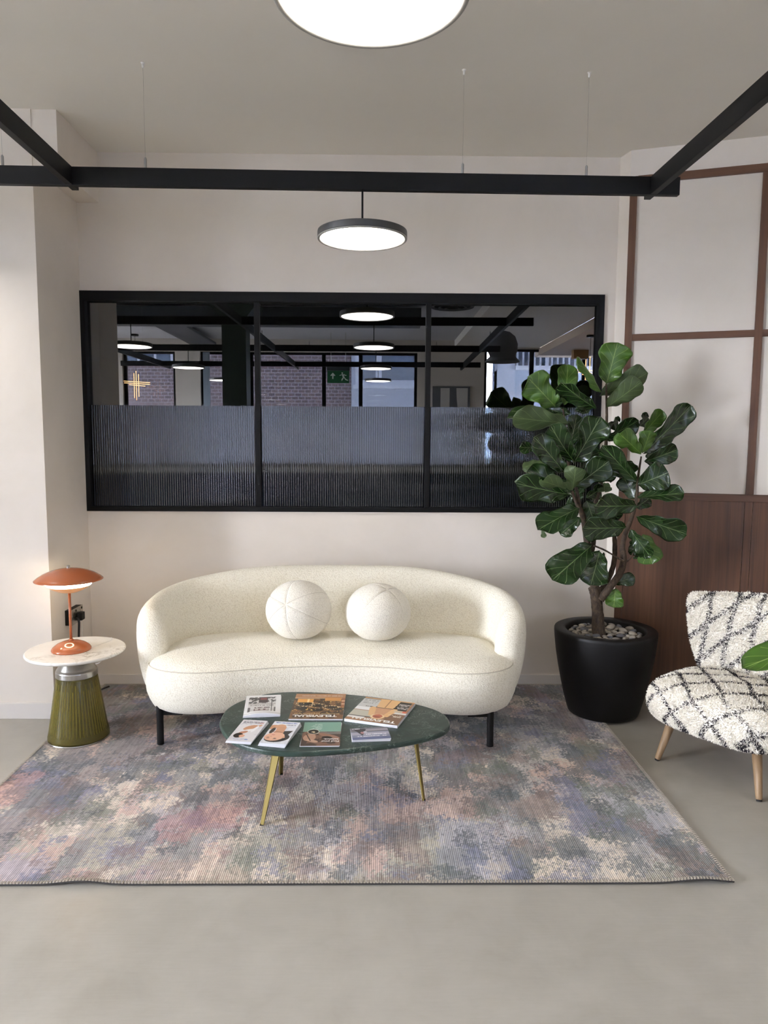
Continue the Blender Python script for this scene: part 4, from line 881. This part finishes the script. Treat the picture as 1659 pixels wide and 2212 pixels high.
# pebbles in the planter, each its own stone
pm = [flat('pebble_a', (150, 143, 132), .7), flat('pebble_b', (122, 116, 108), .7), flat('pebble_c', (172, 164, 150), .65), flat('pebble_d', (100, 100, 104), .7)]
protos = []
for k in range(8):
    bm = bmesh.new(); bmesh.ops.create_icosphere(bm, subdivisions=3, radius=1); s0 = random.random() * 50
    for v in bm.verts:
        p = v.co; r = 1 + .10 * math.sin(p.x * 2.1 + s0) + .08 * math.sin(p.y * 3 + s0 * 2) + .05 * math.sin(p.z * 4 + s0)
        v.co = Vector((p.x * (1.15 + .15 * math.sin(s0)), p.y * (.9), p.z * (.55 + .1 * math.cos(s0)))) * r
    me = bpy.data.meshes.new('pebble'); bm.to_mesh(me); bm.free(); me.materials.append(pm[k % 4]); me.polygons.foreach_set('use_smooth', [True] * len(me.polygons)); protos.append(me)
spots = []
tries = 0
while len(spots) < 150 and tries < 60000:
    tries += 1; r = .19 * math.sqrt(random.random()); a = random.uniform(0, 2 * PI); s = random.uniform(.0115, .0225)
    x, y = PX + r * math.cos(a), PY + r * math.sin(a); z = .4245 + s * .62 if len(spots) < 75 else .447 + s * .4
    if math.hypot(x - 1.236, y - 3.85) < .04 + s * 1.1 or r + s * 1.4 > .2045: continue
    if all((x - q[0]) ** 2 + (y - q[1]) ** 2 + ((z - q[2]) * 1.7) ** 2 > (.98 * (s + q[3])) ** 2 for q in spots): spots.append((x, y, z, s))
p0 = None
for i, (x, y, z, s) in enumerate(spots):
    if p0 is None: o = bpy.data.objects.new('pebble', protos[0]); p0 = o
    else: o = p0.copy(); o.data = protos[i % 8]
    o.location = (x, y, z); o.scale = (s, s, s); o.rotation_euler = (random.uniform(-.35, .35), random.uniform(-.35, .35), random.uniform(0, 6.28)); COL.objects.link(o); WM[o.name] = Matrix.Identity(4)
    tag(o, 'smooth grey pebble among those covering the soil of the black planter', 'pebble', 'pebbles in the black planter')

# ================================================================== SHAGGY CHAIR
FD = Vector((-.816, -.579, 0)).normalized(); SDV = Vector((.579, -.816, 0)).normalized(); CC = Vector((1.479, 3.07, 0)) - FD * .20
MC = Matrix(((SDV.x, FD.x, 0, CC.x), (SDV.y, FD.y, 0, CC.y), (0, 0, 1, 0), (0, 0, 0, 1)))
ch = thing('slipper_chair', CC, 'armless low chair in shaggy cream fabric with a black diamond pattern, wooden peg legs', 'chair')
def pattern_seat(P):
    a, b, z = P[:, 0], P[:, 1], P[:, 2]; v = b + np.clip(.40 - z, 0, 1) * 1.0
    w1 = (fbm(a * 9 + 4, v * 9, 3, 2) - .5) * .05; w2 = (fbm(a * 9, v * 9 + 7, 8, 2) - .5) * .05
    l1 = np.abs(((a * .80 + v * .75 + w1) / .135) % 1 - .5) * .135; l2 = np.abs(((a * .80 - v * .80 + w2 + .04) / .150) % 1 - .5) * .150
    return np.minimum(l1, l2) < .0102
def pattern_back(P):
    a, z = P[:, 0], P[:, 2]
    w1 = (fbm(a * 8 + 4, z * 8, 13, 2) - .5) * .04; w2 = (fbm(a * 8, z * 8 + 7, 18, 2) - .5) * .04
    l1 = np.abs(((a - .10 * z + w1 + .01) / .118) % 1 - .5) * .118; l2 = np.abs(((z - .95 * a + w2) / .150) % 1 - .5) * .150 * .73
    return np.minimum(l1, l2) < .0102
def shaggy(name, V, Fc, pat, nt, seed):
    r = np.random.default_rng(seed); V = np.array(V, float); T = []
    for f in Fc:
        T.append((f[0], f[1], f[2]));
        if len(f) == 4: T.append((f[0], f[2], f[3]))
    T = np.array(T); A_, B_, C_ = V[T[:, 0]], V[T[:, 1]], V[T[:, 2]]; nr = np.cross(B_ - A_, C_ - A_); ar = np.linalg.norm(nr, axis=1); nr = nr / np.maximum(ar, 1e-12)[:, None]
    ctr = V.mean(0); 
    if ((A_ - ctr) * nr).sum(1).mean() < 0: nr = -nr
    k = r.choice(len(T), nt, p=ar / ar.sum()); u, v = r.random(nt), r.random(nt); fl = u + v > 1; u[fl], v[fl] = 1 - u[fl], 1 - v[fl]
    P = A_[k] + (B_ - A_)[k] * u[:, None] + (C_ - A_)[k] * v[:, None]; n = nr[k]
    lean = r.normal(0, .55, (nt, 3)); lean[:, 2] -= .30; d = n + lean; d /= np.linalg.norm(d, axis=1)[:, None]
    ln = r.uniform(.008, .015, nt); sd_ = np.cross(d, r.normal(0, 1, (nt, 3))); sd_ /= np.linalg.norm(sd_, axis=1)[:, None]; w = r.uniform(.0012, .0022, nt)
    base = P - n * .003; mid = base + d * (ln * .6)[:, None]; d2 = d + r.normal(0, .45, (nt, 3)); tip = mid + d2 / np.linalg.norm(d2, axis=1)[:, None] * (ln * .5)[:, None]
    TV = np.stack([base - sd_ * w[:, None], base + sd_ * w[:, None], mid + sd_ * (w * .9)[:, None], tip, mid - sd_ * (w * .9)[:, None]], 1).reshape(-1, 3)
    o = len(V) + np.arange(nt) * 5; TF = [(i, i + 1, i + 2, i + 3, i + 4) for i in o]
    cw, cd = np.array(lin((246, 241, 230))), np.array(lin((44, 40, 48)))
    dk = pat(P + r.normal(0, .0025, P.shape)); dk &= r.random(nt) > .12; tc = np.where(dk[:, None], cd, cw) * r.uniform(.86, 1.06, nt)[:, None]; tc = np.repeat(np.clip(tc, 0, 1), 5, 0)
    bc = np.tile(cw * .85, (len(V), 1))
    AV = np.concatenate([V, TV]); AV = np.array([MC @ Vector(p) for p in AV]); return mesh_np(name, AV, list(Fc) + TF, None, np.concatenate([bc, tc]))
def spow(x, e): return math.copysign(abs(x) ** e, x)
V, Fc = [], []; nu, nv = 72, 36
for j in range(nv + 1):
    ph = -PI / 2 + PI * j / nv
    for i in range(nu):
        t = 2 * PI * i / nu; c_ = max(math.cos(ph), 0) ** .33; x = .315 * c_ * spow(math.cos(t), .42); y = .275 * c_ * spow(math.sin(t), .42)
        z = .298 + .105 * spow(math.sin(ph), .9); z += .018 * (1 - (x / .315) ** 2) * (1 - (y / .275) ** 2) * (1 if ph > 0 else 0) - (.020 * max(0, -y / .275) if ph > 0 else 0); y += .022 * (1 - (x / .315) ** 2) * (1 if y > 0 else 0)
        V.append((x, y, z))
for j in range(nv):
    for i in range(nu): Fc.append((j * nu + i, j * nu + (i + 1) % nu, (j + 1) * nu + (i + 1) % nu, (j + 1) * nu + i))
obj('seat', shaggy('seat', V, Fc, pattern_seat, 78000, 5), MT['shag'], ch)
V, Fc = [], []; zs = [.30, .36, .42, .48, .54, .60, .66, .71, .745, .765, .776, .780]
for z in zs:
    hw = float(np.interp(z, [.30, .36, .45, .55, .66, .745, .765, .776, .78], [.262, .278, .312, .335, .345, .345, .34, .328, .31])); th = float(np.interp(z, [.3, .7, .745, .765, .776, .78], [.05, .042, .040, .032, .018, .004]))
    for i in range(64):
        t = 2 * PI * i / 64; x = hw * spow(math.cos(t), .38); y = th * spow(math.sin(t), .6)
        y += -.232 - .045 * (z - .3) + (.02 + .10 * (z - .3)) * (x / .33) ** 2; zz = z - .035 * (z - .3) / .48 + .012 * (1 - (x / .34) ** 2) * (z - .3) / .48
        V.append((x, y, zz))
for j in range(len(zs) - 1):
    for i in range(64): Fc.append((j * 64 + i, j * 64 + (i + 1) % 64, (j + 1) * 64 + (i + 1) % 64, (j + 1) * 64 + i))
Fc.append(tuple(range(63, -1, -1))); m0 = (len(zs) - 1) * 64
V.append((0, -.25, .79)); 
for i in range(64): Fc.append((m0 + i, m0 + (i + 1) % 64, len(V) - 1))
big = [f for f in Fc if len(f) <= 4]
obj('backrest', shaggy('backrest', V, big, pattern_back, 70000, 9), MT['shag'], ch)
for sx, sy in ((-1, 1), (1, 1), (-1, -1), (1, -1)):
    ft = MC @ Vector((sx * .24, .20 if sy > 0 else -.22, 0)); tp = MC @ Vector((sx * .19, .15 if sy > 0 else -.17, .235))
    d = (tp - ft).normalized(); lg = obj('leg', tube([ft + d * .008, ft + d * .012, tp], [.0125, .0135, .023], 20), MT['leg_wood'], ch, smooth=True)
    obj('glide', cyl(ft + Vector((0, 0, 0.0)), ft + d * .009, .0115, n=16), MT['rubber'], lg)

# ================================================================== SECOND PLANT AT THE EDGE
P2 = Vector((1.68, 2.32, 0))
p2 = thing('potted_rubber_plant', P2, 'plant mostly out of view, one broad green leaf reaching before the patterned chair', 'potted plant')
obj('pot', lathe([(0, 0), (.12, 0), (.13, .01), (.165, .28), (.165, .295), (.15, .295), (.147, .26), (0, .26)], 48, P2), MT['white_plastic'], p2, smooth=True)
obj('stem', tube(smooth_path([P2 + Vector((0, 0, .25)), P2 + Vector((-.02, 0, .5)), P2 + Vector((-.05, .01, .75)), P2 + Vector((-.04, .02, 1.0))], 6), [.012, .011, .009, .005], 10), MT['bark'], p2, smooth=True)
b2 = P2 + Vector((-.05, .01, .80))
obj('petiole', tube([b2, Vector((1.50, 2.315, .862))], [.004, .0035], 8), MT['leaf_under'], p2)
leaf(Vector((1.52, 2.31, .868)), onY(1601, 1440, 2.295), .085, 48, .04, .2, .01, ('leaf_bright', 'leaf_under'), False, p2, .6)
for tp in ((1.62, 2.10, 1.05), (1.85, 2.4, .95), (1.66, 2.6, 1.1), (1.75, 2.3, 1.25), (1.9, 2.2, .75)):
    leaf(b2 + Vector((.03, 0, .12)), Vector(tp), .11, 20, .1, .2, .01, ('leaf_top', 'leaf_under'), False, p2, .6)

# ================================================================== REAR OF THE ROOM (seen mirrored in the window)
cl = struct(obj('column_1', (lambda b: [bm_box(b, -1.84, -1.55, -.45, -.16, 0, 2.94), b][1])(bmesh.new()), MT['dark_paint']))
bm = bmesh.new(); lo = [bm.verts.new(p) for p in ((-1.84, -.45, 2.94), (-1.55, -.45, 2.94), (-1.55, -.16, 2.94), (-1.84, -.16, 2.94))]; hi = [bm.verts.new(p) for p in ((-2.0, -.60, 3.12), (-1.40, -.60, 3.12), (-1.40, -.12, 3.12), (-2.0, -.12, 3.12))]
for i in range(4): bm.faces.new((lo[i], lo[(i + 1) % 4], hi[(i + 1) % 4], hi[i]))
bm.faces.new(lo[::-1]); bm.faces.new(hi); obj('capital', bm, MT['dark_paint'], cl)
ex = thing('exit_sign', (-.6, -3.35, 2.42), 'green running-man exit sign hung from the dark ceiling, mirrored in the window', 'exit sign')
obj('panel', box(-.78, -.42, -3.37, -3.35, 2.42, 2.62, .003), MT['exit_green'], ex); obj('top_box', box(-.79, -.41, -3.385, -3.335, 2.622, 2.69, .004), MT['duct_metal'], ex)
for x in (-.72, -.48): obj('rod', cyl((x, -3.36, 2.69), (x, -3.36, 3.24), .005, n=8), MT['steel'], ex)
bm = bmesh.new(); yf = -3.3496
def poly(pts):
    bm.faces.new([bm.verts.new((-1.2 - x, yf, z)) for x, z in pts])
poly([(-.52, 2.49), (-.50, 2.49), (-.50, 2.54), (-.52, 2.54)]); poly([(-.555, 2.54), (-.465, 2.54), (-.51, 2.59)])
obj('arrow', bm, MT['print_white'], ex); bm = bmesh.new()
for i in range(1): poly([(-.665 + .013 * math.cos(2 * PI * q / 12), 2.585 + .013 * math.sin(2 * PI * q / 12)) for q in range(12)])
poly([(-.655, 2.57), (-.69, 2.565), (-.70, 2.52), (-.675, 2.515)]); poly([(-.70, 2.52), (-.675, 2.515), (-.65, 2.48), (-.655, 2.45), (-.675, 2.48)]); poly([(-.70, 2.52), (-.69, 2.51), (-.72, 2.47), (-.76, 2.46), (-.76, 2.475), (-.73, 2.485)]); poly([(-.66, 2.565), (-.655, 2.55), (-.62, 2.54), (-.62, 2.55)]); poly([(-.69, 2.565), (-.71, 2.54), (-.735, 2.545), (-.735, 2.555), (-.715, 2.553), (-.70, 2.57)])
obj('running_man', bm, MT['print_white'], ex)
ar = thing('framed_art', (1.34, YR, 1.7), 'framed geometric print of pale and dark blocks on the rear wall, mirrored in the window', 'picture')
obj('frame', box(1.02, 1.68, YR, YR + .03, 1.62, 2.44, .003), MT['art_dark'], ar); obj('print', box(1.05, 1.65, YR + .0302, YR + .031, 1.65, 2.41), MT['art_dark'], ar)
obj('pale_block', box(1.16, 1.32, YR + .0312, YR + .0318, 1.65, 2.41), MT['art_light'], ar)
bm = bmesh.new(); bm.faces.new([bm.verts.new((1.64 - .20 * math.cos(t), YR + .0316, 2.41 - .7 * math.sin(t) * 1.0)) for t in np.linspace(0, PI / 2, 16)] + [bm.verts.new((1.64, YR + .0316, 2.41))]); obj('pale_arc', bm, MT['art_light'], ar)
def tubelamp(cx, cy, cz, zc, lab, s=1.0):
    t = thing('tube_chandelier', (cx, cy, cz), lab, 'chandelier', 'warm tube chandeliers')
    for i, (dx, z0, z1) in enumerate(((-.05, -.30, .16), (0, -.34, .20), (.055, -.28, .14))): obj('light_tube', cyl((cx + dx * s, cy + .03 * i, cz + z0 * s), (cx + dx * s, cy + .03 * i, cz + z1 * s), .005, n=10), MT['tube_glow'], t)
    for i, (dz, x0, x1) in enumerate(((.0, -.24, .25), (-.035, -.22, .26), (-.07, -.12, .18))): obj('light_tube', cyl((cx + x0 * s, cy + .015 + .03 * i, cz + dz * s + .012), (cx + x1 * s, cy + .015 + .03 * i, cz + dz * s - .012), .005, n=10), MT['tube_glow'], t)
    obj('cord', cyl((cx, cy + .03, cz + .2 * s), (cx, cy + .03, zc), .003, n=6), MT['black_metal'], t); obj('ceiling_rose', cyl((cx, cy + .03, zc - .03), (cx, cy + .03, zc), .06, n=20), MT['black_metal'], t)
tubelamp(3.08, -1.8, 2.5, 3.0, 'warm glowing tube chandelier under the beige soffit, mirrored behind the fig leaves')
tubelamp(-4.03, -3.75, 2.45, 3.24, 'warm glowing tube chandelier before the brick view, mirrored beside the window frame', .9)
hp = thing('bell_pendant', (1.74, -1.3, 2.56), 'dark bell-shaped pendant with wide flared brim, mirrored near the fig', 'pendant light')
obj('shade', lathe([(.03, 2.98), (.10, 2.96), (.17, 2.90), (.205, 2.80), (.20, 2.70), (.17, 2.64), (.21, 2.60), (.24, 2.565), (.23, 2.56), (.15, 2.60), (0, 2.62)], 48, (1.74, -1.3, 0)), MT['art_dark'], hp, smooth=True); obj('cord', cyl((1.74, -1.3, 2.96), (1.74, -1.3, HC), .012, n=8), MT['art_dark'], hp)
def duct(p0, p1, r, lab):
    return tag(obj('air_duct', cyl(p0, p1, r, n=24), MT['duct_metal'], None, smooth=False), lab, 'duct')
tag(obj('air_duct', box(-3.6, .6, -1.15, -.85, 2.98, 3.2, .01), MT['duct_metal']), 'square grey duct crossing under the dark ceiling, mirrored high in the window', 'duct')
tag(obj('cable_tray', box(-3.2, -2.75, -4.1, -1.3, 3.12, 3.16, .004), MT['duct_metal']), 'flat cable tray along the dark ceiling behind the side pendants', 'cable tray')
cd = thing('ceiling_vent', (.98, -.65, 3.15), 'round ringed ceiling air diffuser, mirrored at the top of the last pane', 'vent')
for i, r in enumerate((.10, .18, .26)): obj('ring', lathe([(r - .03, 3.16 + .01 * i), (r, 3.15 + .012 * i), (r + .004, 3.155 + .012 * i), (r - .026, 3.168 + .01 * i)], 48, (.98, -.65, 0), True), MT['duct_metal'], cd)
obj('neck', lathe([(.27, 3.17), (.29, 3.2), (.29, 3.24), (.27, 3.24)], 48, (.98, -.65, 0), True), MT['duct_metal'], cd)
tag(obj('junction_box', box(3.3, 3.55, -3.6, -3.45, 2.86, 2.9998, .004), MT['wood_box']), 'ochre box under the beige soffit, mirrored above the fig', 'box')
for i, (x, w_) in enumerate(((-3.0, .12), (-2.62, .18))):
    bm = bmesh.new(); V = []; n = 40
    a = [bm.verts.new((x + w_ * q / n, YR + .04 + .018 * math.sin(q * 1.3), .1)) for q in range(n + 1)]; b = [bm.verts.new((x + w_ * q / n, YR + .04 + .018 * math.sin(q * 1.3), 3.0)) for q in range(n + 1)]
    for q in range(n): bm.faces.new((a[q], a[q + 1], b[q + 1], b[q]))
    o = obj('curtain', bm, MT['curtain'], None, smooth=True); md = o.modifiers.new('s', 'SOLIDIFY'); md.thickness = .004
    tag(o, ('narrow' if i == 0 else 'wider') + ' pale blue curtain hanging at a rear window, mirrored beside the dark column', 'curtain', 'pale curtains')
for i, (x0, x1) in enumerate(((-4.3, -2.45), (-2.4, -.55), (-.5, 1.35), (1.4, 3.25), (3.3, 5.15))):
    t = thing('low_cabinet', ((x0 + x1) / 2, YR + .3, 0), 'dark blue low cabinet standing ' + ('at the end of the rear row beside the curtains', 'under the brick view, second of the rear row', 'under the middle rear window, third of the row', 'under the framed print, fourth of the rear row', 'under the barred window view, last of the rear row')[i], 'cabinet', 'low cabinets along the rear wall')
    obj('body', box(x0, x1, YR + .08, YR + .55, .06, .93), MT['navy'], t); obj('worktop', box(x0 - .02, x1 + .02, YR + .08, YR + .57, .93, .97, .003), MT['rear_wall'], t); obj('plinth', box(x0 + .03, x1 - .03, YR + .1, YR + .5, 0, .06), MT['black_matte'], t)
    for q in range(3): d = obj('door', box(x0 + .01 + q * (x1 - x0) / 3, x0 - .01 + (q + 1) * (x1 - x0) / 3, YR + .55, YR + .568, .08, .92, .002), MT['navy'], t); obj('handle', box(x0 + .05 + q * (x1 - x0) / 3, x0 + .06 + q * (x1 - x0) / 3, YR + .568, YR + .585, .7, .85), MT['steel'], d)
# street beyond the rear windows, built tall so little sky reaches the facades
struct(obj('ground_outside', box(-60, 60, -60, -4.8, -.3, -.15), MT['ground_out']))
struct(obj('wall_sky_block', box(-14, 14, -4.8, -4.61, 3.4, 18), MT['render_wall'])); struct(obj('wall_sky_block_end', box(-14.2, -14, -9, -4.61, -.15, 18), MT['render_wall'])); struct(obj('wall_sky_block_side', box(12, 12.2, -9, -4.61, -.15, 18), MT['render_wall']))  # unseen high walls added to keep sky light off the facades
struct(obj('ground_side', box(-60, -7.2, -4.79, 60, -.3, -.15), MT['ground_out']))
bb = thing('brick_building', (-5, -8.5, -.15), 'brick building across the street with a white framed window, mirrored in the glass', 'building')
obj('wall', box(-14, -.55, -9, -8.5, -.15, 18), MT['brick'], bb)
for x0, x1, z0, z1 in ((-5.9, -4.3, 3.2, 4.6), (-9.5, -8, 3.2, 4.6)):
    f = obj('window', box(x0, x1, -8.5, -8.42, z0, z1), MT['out_frame'], bb)
    for q in range(4): obj('pane', box(x0 + .06 + q * (x1 - x0 - .06) / 4, x0 + (q + 1) * (x1 - x0 - .06) / 4, -8.42, -8.41, z0 + .08, z1 - .06), MT['out_glass'], f)
pb = thing('rendered_building', (.7, -8.3, -.15), 'pale rendered building with wide white windows, mirrored in the middle pane', 'building')
obj('wall', box(-.54, 2.6, -9, -8.3, -.15, 18), MT['render_pale'], pb)
f = obj('window', box(-.45, 2.0, -8.3, -8.24, 2.75, 4.2), MT['out_frame'], pb)
for x0, x1 in ((-.3, .02), (.16, .98), (1.12, 1.9)): obj('pane', box(x0, x1, -8.24, -8.23, 2.87, 4.1), MT['out_glass'], f)
obj('sill', box(-.5, 2.05, -8.3, -8.18, 2.68, 2.75), MT['out_frame'], pb)
cb = thing('concrete_building', (5, -7, -.15), 'blue-grey concrete building with a tall barred window band, mirrored by the fig', 'building')
obj('wall', box(2.62, 12, -7.6, -7, -.15, 3.0), MT['render_wall'], cb); obj('upper_wall', box(2.62, 12, -7.6, -7.3, 3.0, 18), MT['out_glass'], cb); obj('pier', box(2.62, 3.0, -7.35, -6.96, -.15, 18), MT['render_pale'], cb); obj('ledge', box(3.01, 12, -7.1, -6.92, 3.0, 3.09), MT['out_frame'], cb)
for i in range(56):
    x = 3.06 + i * .125; big = i % 8 == 5
    obj('bar', box(x, x + (.07 if big else .035), -7.14, -7.10, 3.09, 5.1), MT['out_frame'], cb)

# ================================================================== WORLD, CAMERA, OUTPUT LOOK
wd_ = bpy.data.worlds.new('World'); SC.world = wd_; wd_.use_nodes = True
bg = wd_.node_tree.nodes['Background']; bg.inputs[0].default_value = lin4(238, 243, 255); bg.inputs[1].default_value = 46.0
cam = bpy.data.cameras.new('Camera'); cam.sensor_fit = 'VERTICAL'; cam.sensor_height = 24; cam.lens = 24 * F_PX / 2212; cam.clip_start = .02
co = bpy.data.objects.new('Camera', cam); COL.objects.link(co)
co.matrix_world = Matrix(((RT.x, UP.x, -FW.x, 0), (RT.y, UP.y, -FW.y, 0), (RT.z, UP.z, -FW.z, EYE), (0, 0, 0, 1)))
SC.camera = co
vs_ = SC.view_settings; vs_.view_transform = 'Standard'; vs_.look = 'None'; vs_.gamma = 1; vs_.exposure = 0.98; vs_.use_curve_mapping = False
cy = SC.cycles; cy.use_denoising = True; cy.max_bounces = 9; cy.diffuse_bounces = 6; cy.glossy_bounces = 4; cy.transmission_bounces = 6; cy.transparent_max_bounces = 10
cy.sample_clamp_indirect = 6; cy.caustics_reflective = False; cy.caustics_refractive = False; cy.blur_glossy = .5
